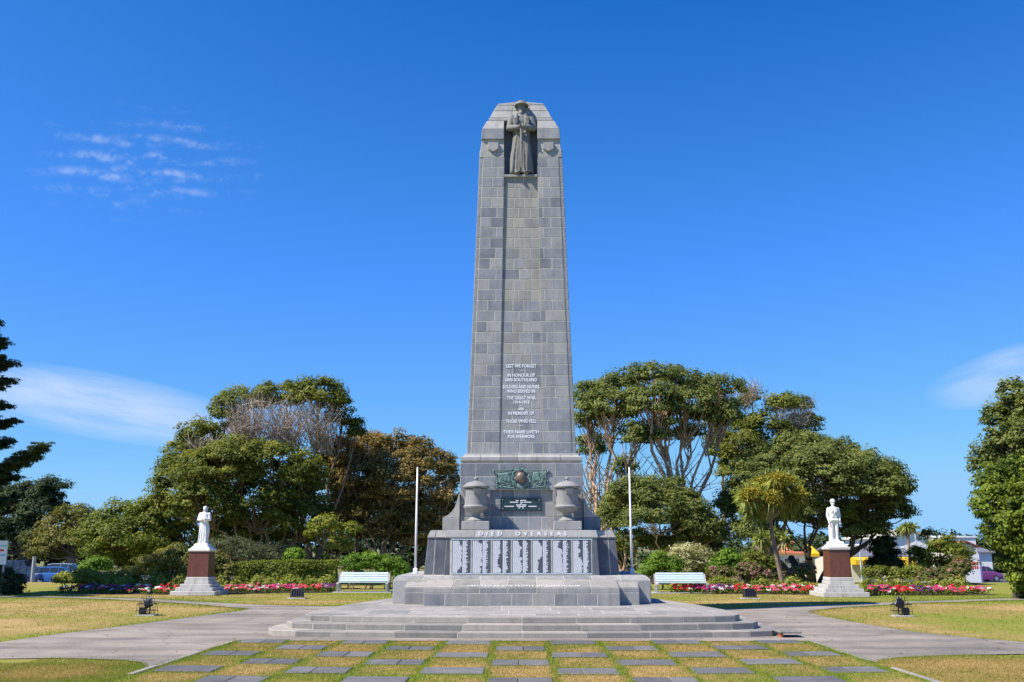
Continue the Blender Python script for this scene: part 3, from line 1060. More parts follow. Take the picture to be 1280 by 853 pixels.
# --- name block: proud centre, set-back ends, battered sides
NY0, NY1 = 22.85, 22.90                                   # its face leans back slightly
NZ0, NZ1 = 0.962, 1.812
core.frus((-1.80, 1.80, NY0 + G4, 24), NZ0 - .02, (-1.752, 1.752, NY1 + G4, 24), NZ1)
core.frus((-2.29, 2.29, NY0 + .30 + G4, 26.4), NZ0 - .02, (-2.21, 2.21, NY1 + .30 + G4, 26.4), NZ1)
PX = 1.635                                                # half width of the panel field
tt = lambda z: (z - NZ0) / (NZ1 - NZ0)
ny = lambda z: NY0 + (NY1 - NY0) * tt(z)
for s in (-1, 1):
    f = lambda *pts: pts if s > 0 else (pts[1], pts[0], pts[3], pts[2])
    st('stone', *f((s * 1.66, NY0, NZ0), (s * 1.805, NY0, NZ0), (s * 1.757, NY1, NZ1), (s * 1.66, NY1, NZ1)), 'slate')
    st('stone', *f((s * 1.81, NY0 + .30, NZ0), (s * 2.08, NY0 + .30, NZ0), (s * 2.04, NY1 + .30, NZ1), (s * 1.76, NY1 + .30, NZ1)), 'slate')
    st('stone', *f((s * 2.08, NY0 + .30, NZ0), (s * 2.295, NY0 + .30, NZ0), (s * 2.215, NY1 + .30, NZ1), (s * 2.04, NY1 + .30, NZ1)), 'slate')
    st('stone', *f((s * 1.805, NY0, NZ0), (s * 1.805, NY0 + .29, NZ0), (s * 1.757, NY1 + .29, NZ1), (s * 1.757, NY1, NZ1)), 'slate')
    for (y0, y1) in ((NY0 + .3, 24.2), (24.2, 25.3), (25.3, 26.4)):
        st('stone', *f((s * 2.295, y0, NZ0), (s * 2.295, y1, NZ0), (s * 2.215, y1, NZ1), (s * 2.215, y0 + (.05 if y0 < 23.5 else 0), NZ1)), 'slate')
    # cap course, chamfered, over the set-back ends
    core.frus((-2.23, 2.23, NY1 + .275, 26.5), NZ1, (-2.15, 2.15, NY1 + .32, 26.45), 1.985)
    xs = [s * 1.80, s * 2.035, s * 2.235]
    xs2 = [s * 1.77, s * 2.02, s * 2.155]
    for i in range(2):
        st('stone', *f((xs[i], NY1 + .27, 1.815), (xs[i + 1], NY1 + .27, 1.815), (xs2[i + 1], NY1 + .315, 1.99), (xs2[i], NY1 + .315, 1.99)), 'pale')
    st('stone', *f((s * 2.235, NY1 + .27, 1.815), (s * 2.235, 26.4, 1.815), (s * 2.155, 26.4, 1.99), (s * 2.155, NY1 + .315, 1.99)), 'pale')
    st('stone', *f((s * 1.79, NY1 - .03, 1.815), (s * 1.79, NY1 + .26, 1.815), (s * 1.75, NY1 + .30, 1.99), (s * 1.75, NY1 + .015, 1.99)), 'pale')
# centre cap course carrying the words
core.frus((-1.785, 1.785, NY1 - .025, 24), NZ1, (-1.745, 1.745, NY1 + .02, 24), 1.985)
xc = [-1.79, -1.10, -0.49, 0.12, 0.74, 1.33, 1.79]
row_front(xc, 1.815, 1.99, NY1 - .03, NY1 + .015, 'pale', xs2=[x * 1.75 / 1.79 for x in xc])
# top of the cap course
for i in range(5):
    x0, x1 = -2.15 + i * 0.86, -2.15 + (i + 1) * 0.86
    st('stone', (x0, NY1 + (.02 if abs(x0 + .43) < 1.6 else .32), 1.992), (x1, NY1 + (.02 if abs(x0 + .43) < 1.6 else .32), 1.992), (x1, 23.62, 1.992), (x0, 23.62, 1.992), 'pale')
lean = math.atan2(.045, .175)
text_obj('DIED  OVERSEAS', 0.125, (0.025, NY1 - .03 + .0225 - .012, 1.90), M['white'], mon, bold=0.002, width=2.06, rot=(R(90) - lean, 0, 0), space=2.0)

# words on the plinth weathering
wl = math.atan2(.133, .76)
text_obj('ERECTED BY THE PEOPLE OF SOUTHLAND', 0.16, (0.05, 21.95, 0.757), M['faded'], mon, bold=0.003, width=2.50, rot=(wl, 0, 0), space=1.15)

# --- seven name panels in a pale frame
pw = 2 * PX / 7
hl = math.atan2(NY1 - NY0, NZ1 - NZ0)
for i in range(7):
    x0 = -PX + i * pw
    z0, z1 = 1.005, 1.765
    yA, yB = ny(z0) - 0.010, ny(z1) - 0.010
    t = 0.020
    pn = MB().frus((x0 + .016, x0 + pw - .016, yA, yA + .05), z0, (x0 + .016, x0 + pw - .016, yB, yB + .05), z1).obj('name_panel', M['panel'], mon)
    for (a, b, c, d) in ((x0, x0 + pw, z0 - t, z0), (x0, x0 + pw, z1, z1 + t)):
        MB().frus((a + .002, b - .002, ny(c) - .022, ny(c) + .03), c, (a + .002, b - .002, ny(d) - .022, ny(d) + .03), d).obj('rail', M['frame'], pn)
    for a in (x0 + .0015, x0 + pw - .0165):
        MB().frus((a, a + .015, ny(z0) - .022, ny(z0) + .03), z0, (a, a + .015, ny(z1) - .022, ny(z1) + .03), z1).obj('stile', M['mortar'], pn)
    # two columns of raised names, too small to read: strokes of uneven length
    nm = MB()
    nl = 46
    dz = (z1 - z0 - 0.03) / nl
    wl1 = 0.155
    for j in range(nl):
        za = z1 - 0.018 - (j + 1) * dz
        yf = ny(za) - 0.0135
        wl1 = min(0.225, max(0.115, wl1 + random.uniform(-.03, .03) + (random.random() < .06) * .05))
        for (xa, w) in ((x0 + .028, wl1), (x0 + .262, random.uniform(.07, .125) + (random.random() < .08) * .03)):
            xx = xa
            while xx < xa + w - .012:
                l = random.uniform(.028, .05)
                l = min(l, xa + w - xx)
                nm.add([(xx, yf, za), (xx + l, yf, za), (xx + l, yf, za + dz * .80), (xx, yf, za + dz * .80)], [(0, 1, 2, 3)])
                xx += l + .005
    nm.obj('lettering', M['white'], pn)['kind'] = 'stuff'

# --- block under the shaft: broad band, piers and a shallow recess with the plaque
BY = 23.5
core.box(-1.485, 1.485, BY + G4, 25.7, 2.955, 3.60)
core.box(-1.485, 1.485, BY + .08 + G4, 25.7, 1.97, 2.955)
for s in (-1, 1):
    f = lambda *pts: pts if s > 0 else (pts[1], pts[0], pts[3], pts[2])
    core.box(min(s * .765, s * 1.475), max(s * .765, s * 1.475), BY + .015, BY + .3, 1.97, 2.955)
    for k in range(3):
        z0, z1 = 1.99 + k * .322, 1.99 + (k + 1) * .322
        st('stone', *f((s * .76, BY + .01, z0), (s * 1.48, BY + .01, z0), (s * 1.48, BY + .01, z1), (s * .76, BY + .01, z1)), 'ashlar')
        st('stone', *f((s * 1.48, BY + .01, z0), (s * 1.48, 25.65, z0), (s * 1.48, 25.65, z1), (s * 1.48, BY + .01, z1)), 'ashlar')
    for k in range(2):
        z0, z1 = 2.96 + k * .32, 2.96 + (k + 1) * .32
        st('stone', *f((s * 1.49, BY, z0), (s * 1.49, 25.7, z0), (s * 1.49, 25.7, z1), (s * 1.49, BY, z1)), 'ashlar')
    # return of each pier into the recess
    st('stone', *f((s * .758, BY + .08, 1.99), (s * .758, BY + .012, 1.99), (s * .758, BY + .012, 2.95), (s * .758, BY + .08, 2.95)), 'pale', gap=.008, ch=.004, thick=.002)
for k in range(3):
    z0, z1 = 1.99 + k * .322, 1.99 + (k + 1) * .322
    row_front([-.755] + [-.50 + .05 * (k % 2), -.17, .16, .48 - .05 * (k % 2)] + [.755], z0, z1, BY + .08, BY + .08, 'ashlar')
row_front([-1.49, -.62, .62, 1.0, 1.49], 2.96, 3.28, BY, BY, 'ashlar')
row_front([-1.49, -1.12, -.55, .5, .82, 1.49], 3.28, 3.60, BY, BY, 'ashlar')

# plaque
pq = MB().box(-.50, .48, BY + .045, BY + .085, 2.458, 2.752, .006).obj('plaque', M['plaque'], mon)
mb = MB()
for (a, b, c, d) in ((-.51, .49, 2.448, 2.462), (-.51, .49, 2.748, 2.762), (-.512, -.496, 2.462, 2.748), (.476, .492, 2.462, 2.748)):
    mb.box(a, b, BY + .036, BY + .08, c, d)
mb.obj('rim', M['plaque'], pq)
for (a, b) in ((-.455, 2.50), (-.455, 2.71), (.435, 2.50), (.435, 2.71)):
    MB().ell((a, BY + .042, b), (.02, .012, .02)).obj('rosette', M['bronze'], pq, smooth=True)
mb = MB()
for (z, runs) in ((2.702, ((-.13, -.06), (-.02, .13))), (2.660, ((-.27, -.06), (-.02, .06), (.08, .25))), (2.622, ((-.02, .02),)),
                  (2.596, ((-.12, .0), (.02, .13))), (2.561, ((-.40, -.17), (-.10, .11), (.18, .38))), (2.522, ((-.06, -.02), (.03, .06)))):
    for a, b in runs:
        x = a
        while x < b - .008:
            l = min(random.uniform(.018, .032), b - x)
            mb.box(x - .01, x + l - .014, BY + .041, BY + .047, z - .013, z + .013)
            x += l
mb.obj('lettering', M['white'], pq)['kind'] = 'stuff'


# bronze relief: boss in a laurel wreath between draped flags and arms
def build_relief():
    c = Vector((-.01, BY - .005, 3.235))
    rel = MB()
    rel.box(c.x - .46, c.x + .46, BY - .016, BY, 3.00, 3.022)
    rel.box(c.x - .44, c.x - .16, BY - .014, BY, 3.425, 3.442)
    o = rel.obj('bronze_relief', M['plaque'], mon)
    MB().ell(c + Vector((0, -.05, .01)), (.125, .09, .14), sub=3).obj('boss', M['boss'], o, smooth=True)
    ring = MB()
    for k in range(40):
        t = 2 * math.pi * k / 40
        r = .215 + .02 * math.sin(k * 2.4)
        p = c + Vector((math.cos(t) * r, -.03 - .02 * random.random(), math.sin(t) * r * .98))
        d = t + R(90) + random.uniform(-.7, .7)
        ring.ell(p, (.055, .014, .024), Matrix.Rotation(-d, 3, 'Y') @ Matrix.Rotation(random.uniform(-.5, .5), 3, 'X'), sub=1)
    ring.obj('wreath', M['bronze'], o)
    for s in (-1, 1):
        fl = MB()
        nx, nz = 9, 7
        vs = []
        for j in range(nz):
            for i in range(nx):
                a, b = i / (nx - 1), j / (nz - 1)
                x = c.x + s * (.25 + .31 * a + (.05 * b if s > 0 else 0))
                z = c.z - .10 + b * .24 + s * .02 * a + .02 * math.sin(a * 6) * (1 - b)
                y = BY - .02 - .025 * math.sin(a * 9 + b * 2.5) ** 2
                vs.append((x, y, z))
        fs = []
        for j in range(nz - 1):
            for i in range(nx - 1):
                q = (j * nx + i, j * nx + i + 1, (j + 1) * nx + i + 1, (j + 1) * nx + i)
                fs.append(q if s > 0 else q[::-1])
        k0 = len(vs)
        vs2 = vs + [(x, BY + .002, z) for x, y, z in vs]
        edge = list(range(nx)) + [j * nx + nx - 1 for j in range(1, nz)] + [(nz - 1) * nx + i for i in range(nx - 2, -1, -1)] + [j * nx for j in range(nz - 2, 0, -1)]
        for i in range(len(edge)):
            a, b = edge[i], edge[(i + 1) % len(edge)]
            fs.append((a, b, b + k0, a + k0) if s < 0 else (b, a, a + k0, b + k0))
        fl.add(vs2, fs)
        fl.obj('flag', M['bronze'], o, smooth=True)
        pl_ = MB()
        for (x0, z0, x1, z1, r) in ((.10, -.22, .66, .16, .012), (.16, -.24, .66, -.19, .014), (.30, -.21, .62, .20, .010), (.58, -.20, .60, .20, .016), (.22, .19, .60, .185, .012), (.2, -.16, .68, -.05, .012)):
            pl_.tube([(c.x + s * x0, BY - .035, c.z + z0), (c.x + s * x1, BY - .028, c.z + z1)], r, 6)
        pl_.ell((c.x + s * .66, BY - .03, c.z + .17), (.03, .02, .05))
        pl_.obj('flagstaff', M['bronze'], o)
        lf = MB()
        for k in range(15):
            p = Vector((c.x + s * random.uniform(.2, .66), BY - .03, c.z + random.choice((random.uniform(-.24, -.14), random.uniform(-.24, -.1), random.uniform(-.2, .2)))))
            lf.ell(p, (.05, .014, .018), Matrix.Rotation(random.uniform(-1.2, 1.2), 3, 'Y'), sub=1)
        lf.obj('laurel_spray', M['bronze'], o)['kind'] = 'stuff'
    cr = MB()
    cr.tube([c + Vector((-.06, -.03, .22)), c + Vector((.06, -.03, .22))], .022, 6)
    for x in (-.055, -.02, .02, .055):
        cr.ell(c + Vector((x, -.03, .25)), (.018, .018, .03), sub=1)
    cr.ell(c + Vector((0, -.03, .29)), (.022, .02, .022))
    cr.tube([c + Vector((0, -.03, .29)), c + Vector((0, -.03, .35))], .010, 5)
    cr.ell(c + Vector((0, -.03, -.25)), (.06, .03, .03))
    cr.obj('crown_crest', M['bronze'], o)
    br = MB().box(-.12, .10, BY - .03, BY + .03, 2.962, 2.998)
    br.obj('ledge', M['bronze'], o)


build_relief()

# moulded cornice course between block and shaft
prof = [(1.475, 3.655), (1.495, 3.662), (1.495, 3.745), (1.47, 3.756), (1.43, 3.775), (1.40, 3.80), (1.385, 3.84)]
core.frus((-1.46, 1.46, BY + .03, 25.68), 3.60, (-1.46, 1.46, BY + .03, 25.68), 3.66)
core.frus((-1.47, 1.47, BY + .02, 25.68), 3.655, (-1.35, 1.35, BY + .14, 25.55), 3.845)
xs_ = [-1.0, -.52, -.1, .38, .95]
bounds = [-1.5] + xs_ + [1.5]
for i in range(6):
    vs, fs = [], []
    for k, (r, z) in enumerate(prof):
        d = r - 1.495
        for x in (bounds[i], bounds[i + 1]):
            xx = x if abs(x) < 1.4 else math.copysign(r, x)
            xx += .005 if x == bounds[i] else -.005
            vs.append((xx, BY - .005 - d, z))
            vs.append((xx, BY + .2, z))
    n = len(prof)
    for k in range(n - 1):
        a = k * 4
        fs += [(a, a + 2, a + 6, a + 4), (a + 1, a, a + 4, a + 5), (a + 2, a + 3, a + 7, a + 6)]
    fs += [(0, 1, 3, 2), ((n - 1) * 4, (n - 1) * 4 + 2, (n - 1) * 4 + 3, (n - 1) * 4 + 1)]
    mesh_obj('cornice_stone', vs, fs, M['pale'] if i != 2 else M['plinth'], mon, loc=((bounds[i] + bounds[i + 1]) / 2, BY, 3.75))
for s in (-1, 1):
    vs, fs = [], []
    for k, (r, z) in enumerate(prof):
        for y in (BY + .20, 25.7):
            vs.append((s * r, y, z)); vs.append((s * (r - .15), y, z))
    n = len(prof)
    for k in range(n - 1):
        a = k * 4
        q = [(a, a + 2, a + 6, a + 4), (a + 3, a + 1, a + 5, a + 7)]
        fs += q if s > 0 else [t[::-1] for t in q]
    mesh_obj('cornice_stone', vs, fs, M['pale'], mon)

# --- the shaft
SZ0, SZ1 = 3.845, 11.725
SB = (1.345, 23.70, 25.55)                                # half width, front, back at the foot
STP = (1.10, 23.93, 25.32)                                # and at the head
lerp = lambda a, b, t: a + (b - a) * t


def shaft(z):
    t = (z - SZ0) / (SZ1 - SZ0)
    return lerp(SB[0], STP[0], t), lerp(SB[1], STP[1], t), lerp(SB[2], STP[2], t), t


NB = 11.24                                                # sill of the niche
inner = lambda t: lerp(.535, .435, t)                     # half width of the recessed panel
rec = lambda t: lerp(.018, .062, t)                       # its depth
nC = 28
ch_ = (SZ1 - SZ0) / nC
hw0, fy0, by0, _ = shaft(SZ0)
hw1, fy1, by1, _ = shaft(SZ1)
hwn, fyn, byn, tn = shaft(NB)
e = 0.02
# core: back body (with the niche cut out), two pilasters, panel
core.frus((-hw0 + .02, hw0 - .02, fy0 + .075, by0 - .01), SZ0 - .01, (-hwn + .02, hwn - .02, fyn + .075, byn - .01), NB - .03)
core.frus((-hwn + .02, hwn - .02, fyn + .33, byn - .01), NB - .03, (-hw1 + .02, hw1 - .02, fy1 + .33, by1 - .01), SZ1)
core.frus((-.84, .84, fy1 + .33, by1 - .01), SZ1, (-.82, .82, fy1 + .33, by1 - .04), 12.86)
for s in (-1, 1):
    a0, b0 = sorted((s * (inner(0) + .004), s * (hw0 - .10)))
    a1, b1 = sorted((s * (inner(1) + .004), s * (hw1 - .10)))
    core.frus((a0, b0, fy0 + G4, fy0 + .2), SZ0 - .01, (a1, b1, fy1 + G4, fy1 + .45), SZ1)
core.frus((-inner(0), inner(0), fy0 + rec(0) + G4, fy0 + .2), SZ0 - .01, (-inner(tn), inner(tn), fyn + rec(tn) + G4, fyn + .2), NB - .03)
for s in (-1, 1):
    core.frus((*sorted((s * (hw0 - .12), s * (hw0 - .003))), fy0 + .018, fy0 + .2), SZ0 - .01, (*sorted((s * (hw1 - .12), s * (hw1 - .003))), fy1 + .018, fy1 + .2), SZ1)
    core.frus((*sorted((s * (hw0 - .2), s * (hw0 - .001))), fy0 + .02, by0), SZ0 - .01, (*sorted((s * (hw1 - .2), s * (hw1 - .001))), fy1 + .02, by1), SZ1)
strip, sides = MB(), MB()
for k in range(nC):
    z0, z1 = SZ0 + k * ch_, SZ0 + (k + 1) * ch_
    h0, f0, b0, t0 = shaft(z0)
    h1, f1, b1, t1 = shaft(z1)
    i0, i1 = inner(t0), inner(t1)
    o0, o1 = h0 - .095, h1 - .095
    for s in (-1, 1):
        f = lambda *pts: pts if s > 0 else (pts[1], pts[0], pts[3], pts[2])
        sp = [0.0, (.50 if s > 0 else .56) + random.uniform(-.03, .03), 1.0] if k % 2 else [0.0, (.20 if s > 0 else .30) + random.uniform(-.03, .03), 1.0]
        if s > 0 and k % 4 == 2 and random.random() < .5:
            sp = [0.0, .12, 1.0]
        for j in range(2):
            st('stone', *f((s * lerp(i0, o0, sp[j]), f0, z0), (s * lerp(i0, o0, sp[j + 1]), f0, z0),
                           (s * lerp(i1, o1, sp[j + 1]), f1, z1), (s * lerp(i1, o1, sp[j]), f1, z1)), 'ashlar')
        # corner strips set a little back, and the flank
        d = .016
        strip.add(*stone4('', *[Vector(p) for p in f((s * (o0 + .004), f0 + d, z0), (s * h0, f0 + d, z0), (s * h1, f1 + d, z1), (s * (o1 + .004), f1 + d, z1))], None, 'raw'))
        m_ = lerp(f0 + d, b0, .4 if k % 2 else .6)
        for (ya, yb) in ((f0 + d, m_), (m_, b0)):
            sides.add(*stone4('', *[Vector(p) for p in f((s * h0, ya, z0), (s * h0, yb, z0), (s * h1, yb, z1), (s * h1, ya, z1))], None, 'raw'))
        # inner cheek of the pilaster beside the panel
    if z1 < NB - .02:
        fr = [-1.0, -.42 + random.uniform(-.05, .05), .16 + random.uniform(-.05, .05), 1.0] if k % 2 else [-1.0, -.12 + random.uniform(-.05, .05), .52 + random.uniform(-.05, .05), 1.0]
        for j in range(3):
            st('stone', (fr[j] * i0, f0 + rec(t0), z0), (fr[j + 1] * i0, f0 + rec(t0), z0), (fr[j + 1] * i1, f1 + rec(t1), z1), (fr[j] * i1, f1 + rec(t1), z1), 'ashlar_warm' if random.random() < (k - 7) / 14 else 'ashlar')
strip_o = strip.obj('corner_course', M['ashlar'], mon)
strip_o['kind'] = 'stuff'
sides_o = sides.obj('flank_course', M['ashlar'], mon)
sides_o['kind'] = 'stuff'
# back face of the shaft, plain
core.frus((-hw0 + .01, hw0 - .01, by0 - .3, by0), SZ0, (-hw1 + .01, hw1 - .01, by1 - .3, by1), SZ1)
# niche sill and lining
zs = SZ0 + 26 * ch_
sill = MB().box(-inner(tn) + .004, inner(tn) - .004, fyn - .012, fyn + .33, zs + .006, NB, .01)
sill.obj('niche_sill', M['pale'], mon)
MB().box(-.43, .43, fy1 + .30, fy1 + .36, NB, 12.83).obj('niche_back', M['ashlar'], mon)

# --- head of the shaft
def blk(name, a, z0, b, z1, mat='pale', ch=.01):
    return MB().frus(a, z0, b, z1, ch).obj(name, M[mat], mon, loc=((a[0] + a[1]) / 2, a[2], z0))


for s in (-1, 1):
    srt = lambda a, b: tuple(sorted((s * a, s * b)))
    a = srt(.445, 1.09)
    b = srt(.445, 1.045)
    blk('stone', (*a, 23.93, 25.30), 11.73, (*a, 23.93, 25.30), 11.875, 'pale')
    blk('stone', (*srt(.445, 1.085), 23.945, 25.29), 11.88, (*b, 23.955, 25.28), 12.205, 'pale')
    blk('stone', (*srt(.445, 1.055), 23.90, 25.30), 12.24, (*srt(.445, 1.04), 23.91, 25.29), 12.53, 'ashlar', .014)
    blk('stone', (*srt(.445, 1.035), 23.915, 25.285), 12.535, (*srt(.445, .905), 24.04, 25.16), 12.83, 'pale', .012)
    core.box(*srt(.45, 1.03), 23.96, 25.27, 12.2, 12.25)
    # shield shaped bracket, proud of the face and of the flank
    cx, cz = s * .735 + .0, 12.04
    pts = [(-.14, .10), (-.14, -.08), (-.02, -.155), (.02, -.155), (.14, -.08), (.14, .10)]
    mb = MB()
    n = len(pts)
    vs = [(cx + x, 23.955, cz + z) for x, z in pts] + [(cx + x * .96, 23.875, cz + z * .96) for x, z in pts]
    mb.add(vs, [tuple(range(n, 2 * n))] + [(i, (i + 1) % n, n + (i + 1) % n, n + i) for i in range(n)])
    mb.obj('shield_bracket', M['pale'], mon)
    mb = MB()
    vs = [(s * 1.05, 24.6 + x, cz + z) for x, z in pts] + [(s * 1.125, 24.6 + x, cz + z) for x, z in pts]
    fs = [tuple(range(n, 2 * n))] + [(i, (i + 1) % n, n + (i + 1) % n, n + i) for i in range(n)]
    mb.add(vs, fs if s > 0 else [f_[::-1] for f_ in fs])
    mb.obj('shield_bracket', M['pale'], mon)
for (x0, x1) in ((-.86, -.22), (-.22, .36), (.36, .86)):
    blk('stone', (x0 + .003, x1 - .003, 24.05, 25.15), 12.835, (x0 + .003, x1 - .003, 24.06, 25.14), 12.93)
X = [(-.83, -.25), (-.25, .30), (.30, .83)]
for (x0, x1) in X:
    k0, k1 = .745 / .83, .64 / .83
    blk('stone', (x0 + .003, x1 - .003, 24.07, 25.13), 12.935, (x0 * k0 + .003, x1 * k0 - .003, 24.14, 25.06), 13.16)
    blk('stone', (x0 * k0 + .003, x1 * k0 - .003, 24.14, 25.06), 13.165, (x0 * k1 + .003, x1 * k1 - .003, 24.19, 25.0), 13.36)
gb = MB()
vs = [(-.645, 24.18, 13.365), (.645, 24.18, 13.365), (.645, 25.02, 13.365), (-.645, 25.02, 13.365), (0, 24.2, 13.475), (0, 25.0, 13.475), (-.6, 24.2, 13.40), (.6, 24.2, 13.40), (-.6, 25.0, 13.40), (.6, 25.0, 13.40)]
gb.add(vs, [(0, 1, 7, 4, 6), (2, 3, 8, 5, 9), (1, 2, 9, 7), (3, 0, 6, 8), (7, 9, 5, 4), (6, 4, 5, 8), (3, 2, 1, 0)])
gb.obj('cap_stone', M['pale'], mon)
core.frus((-.8, .8, 24.1, 25.1), 12.82, (-.62, .62, 24.2, 25.0), 13.37)

# inscription on the shaft
ins = [('LEST WE FORGET', 458.0, 40, 1.0), ('IN HONOUR OF', 469.5, 36, 1), ('5000 SOUTHLAND', 475.3, 42, 1), ('SOLDIERS AND NURSES', 484.0, 48, 1), ('WHO SERVED IN', 489.6, 37, 1),
       ('THE GREAT WAR', 497.8, 38, 1), ('1914-1918', 503.3, 21, 1), ('AND', 511.8, 7.5, .75), ('IN MEMORY OF', 517.2, 34, 1), ('THOSE WHO FELL', 527.0, 40, 1),
       ('THEIR NAME LIVETH', 540.3, 46, 1), ('FOR EVERMORE', 546.2, 35, 1)]
bat = math.atan2(STP[1] - SB[1] + .044, SZ1 - SZ0)
for (s_, py, wpx, k) in ins:
    p = at(651.5, py, 23.72)
    for _ in range(3):
        h_, f_, b_, t_ = shaft(p.z)
        p = at(651.5, py, f_ + rec(t_))
    text_obj(s_, 0.118 * k, (p.x, p.y - .006, p.z), M['white'], mon, bold=0.0035, width=wpx * mpp(23.75) * .985, rot=(R(90) - bat, 0, 0))
for py in (462.2, 531.6):
    p = at(651.5, py, 23.72)
    h_, f_, b_, t_ = shaft(p.z)
    y = f_ + rec(t_) - .004
    MB().add([(p.x - .11, y, p.z + .008), (p.x, y - .001, p.z - .014), (p.x + .11, y, p.z + .008), (p.x, y, p.z - .002)], [(0, 1, 2, 3)]).obj('lettering', M['white'], mon)['kind'] = 'stuff'

# --- scroll buttresses at the sides and the two stone urns
for s in (-1, 1):
    pts = [(1.895, 1.99), (1.895, 2.29), (1.84, 2.325), (1.76, 2.36), (1.68, 2.43), (1.61, 2.54), (1.56, 2.68), (1.53, 2.80), (1.515, 2.87), (1.45, 2.87), (1.45, 1.99)]
    n = len(pts)
    for (z0, z1, sel) in ((1, 2, None),):
        ped = MB().box(*sorted((s * 1.49, s * 1.895)), 23.42, 24.6, 1.995, 2.285, .008)
        ped.obj('buttress_base', M['ashlar'], mon)
        sc = [p for p in pts[2:10]] + [(1.49, 2.29), (1.885, 2.29)]
        sc = [(1.885, 2.292)] + pts[2:9] + [(1.493, 2.87), (1.493, 2.292)]
        n = len(sc)
        vs = [(s * x, 23.45, z) for x, z in sc] + [(s * x, 24.55, z) for x, z in sc]
        fs = [tuple(range(n)), tuple(range(2 * n - 1, n - 1, -1))] + [(i + n, (i + 1) % n + n, (i + 1) % n, i) for i in range(n)]
        mb = MB().add(vs, fs if s < 0 else [q[::-1] for q in fs])
        bm = bmesh.new()
        o = mb.obj('scroll_buttress', M['pale'], mon)
        bm.from_mesh(o.data); bmesh.ops.recalc_face_normals(bm, faces=bm.faces); bm.to_mesh(o.data); bm.free()
        smooth_by_angle(o, 30)
    cx, cyy = s * 1.086, 23.13
    ub = MB().box(cx - .325, cx + .325, cyy - .21, cyy + .23, 1.994, 2.195, .008)
    ub.obj('urn_pedestal', M['pale'], mon)
    prof = [(.21, 2.198), (.215, 2.215), (.20, 2.235), (.15, 2.265), (.105, 2.31), (.09, 2.345), (.10, 2.375), (.15, 2.405), (.22, 2.44), (.268, 2.48), (.288, 2.515),
            (.295, 2.535), (.285, 2.56), (.268, 2.575), (.264, 2.62), (.264, 2.90), (.268, 2.925), (.275, 2.94), (.24, 2.95)]
    u = MB().lathe((cx, cyy, 0), prof, 36).obj('urn', M['urn'], mon)
    smooth_by_angle(u, 35)
    lid = MB().lathe((cx, cyy, 0), [(.255, 2.955), (.318, 2.985), (.325, 3.005), (.318, 3.022), (.27, 3.045), (.24, 3.075), (.19, 3.105), (.10, 3.13), (.05, 3.14), (.03, 3.155), (.03, 3.165), (.05, 3.185),
                                            (.052, 3.205), (.035, 3.228), (.012, 3.25), (.004, 3.262)], 36).obj('lid', M['urn'], u)
    smooth_by_angle(lid, 35)
    for k in range(4):
        hd = MB()
        a = R(-90 + 12 * s * 0) + k * R(90) + R(8)
        ca, sa = math.cos(a), math.sin(a)
        def P(r, w, z): return (cx + ca * r - sa * w, cyy + sa * r + ca * w, z)
        q = [P(.25, -.075, 2.83), P(.31, -.075, 2.83), P(.31, .075, 2.83), P(.25, .075, 2.83)]
        q2 = [P(.25, -.085, 2.95), P(.335, -.085, 2.95), P(.335, .085, 2.95), P(.25, .085, 2.95)]
        vs = q + q2
        hd.add(vs, [(3, 2, 1, 0), (4, 5, 6, 7), (0, 1, 5, 4), (1, 2, 6, 5), (2, 3, 7, 6), (3, 0, 4, 7)])
        hd.obj('lug', M['urn'], u)

core.obj('masonry_core', M['mortar'], mon)


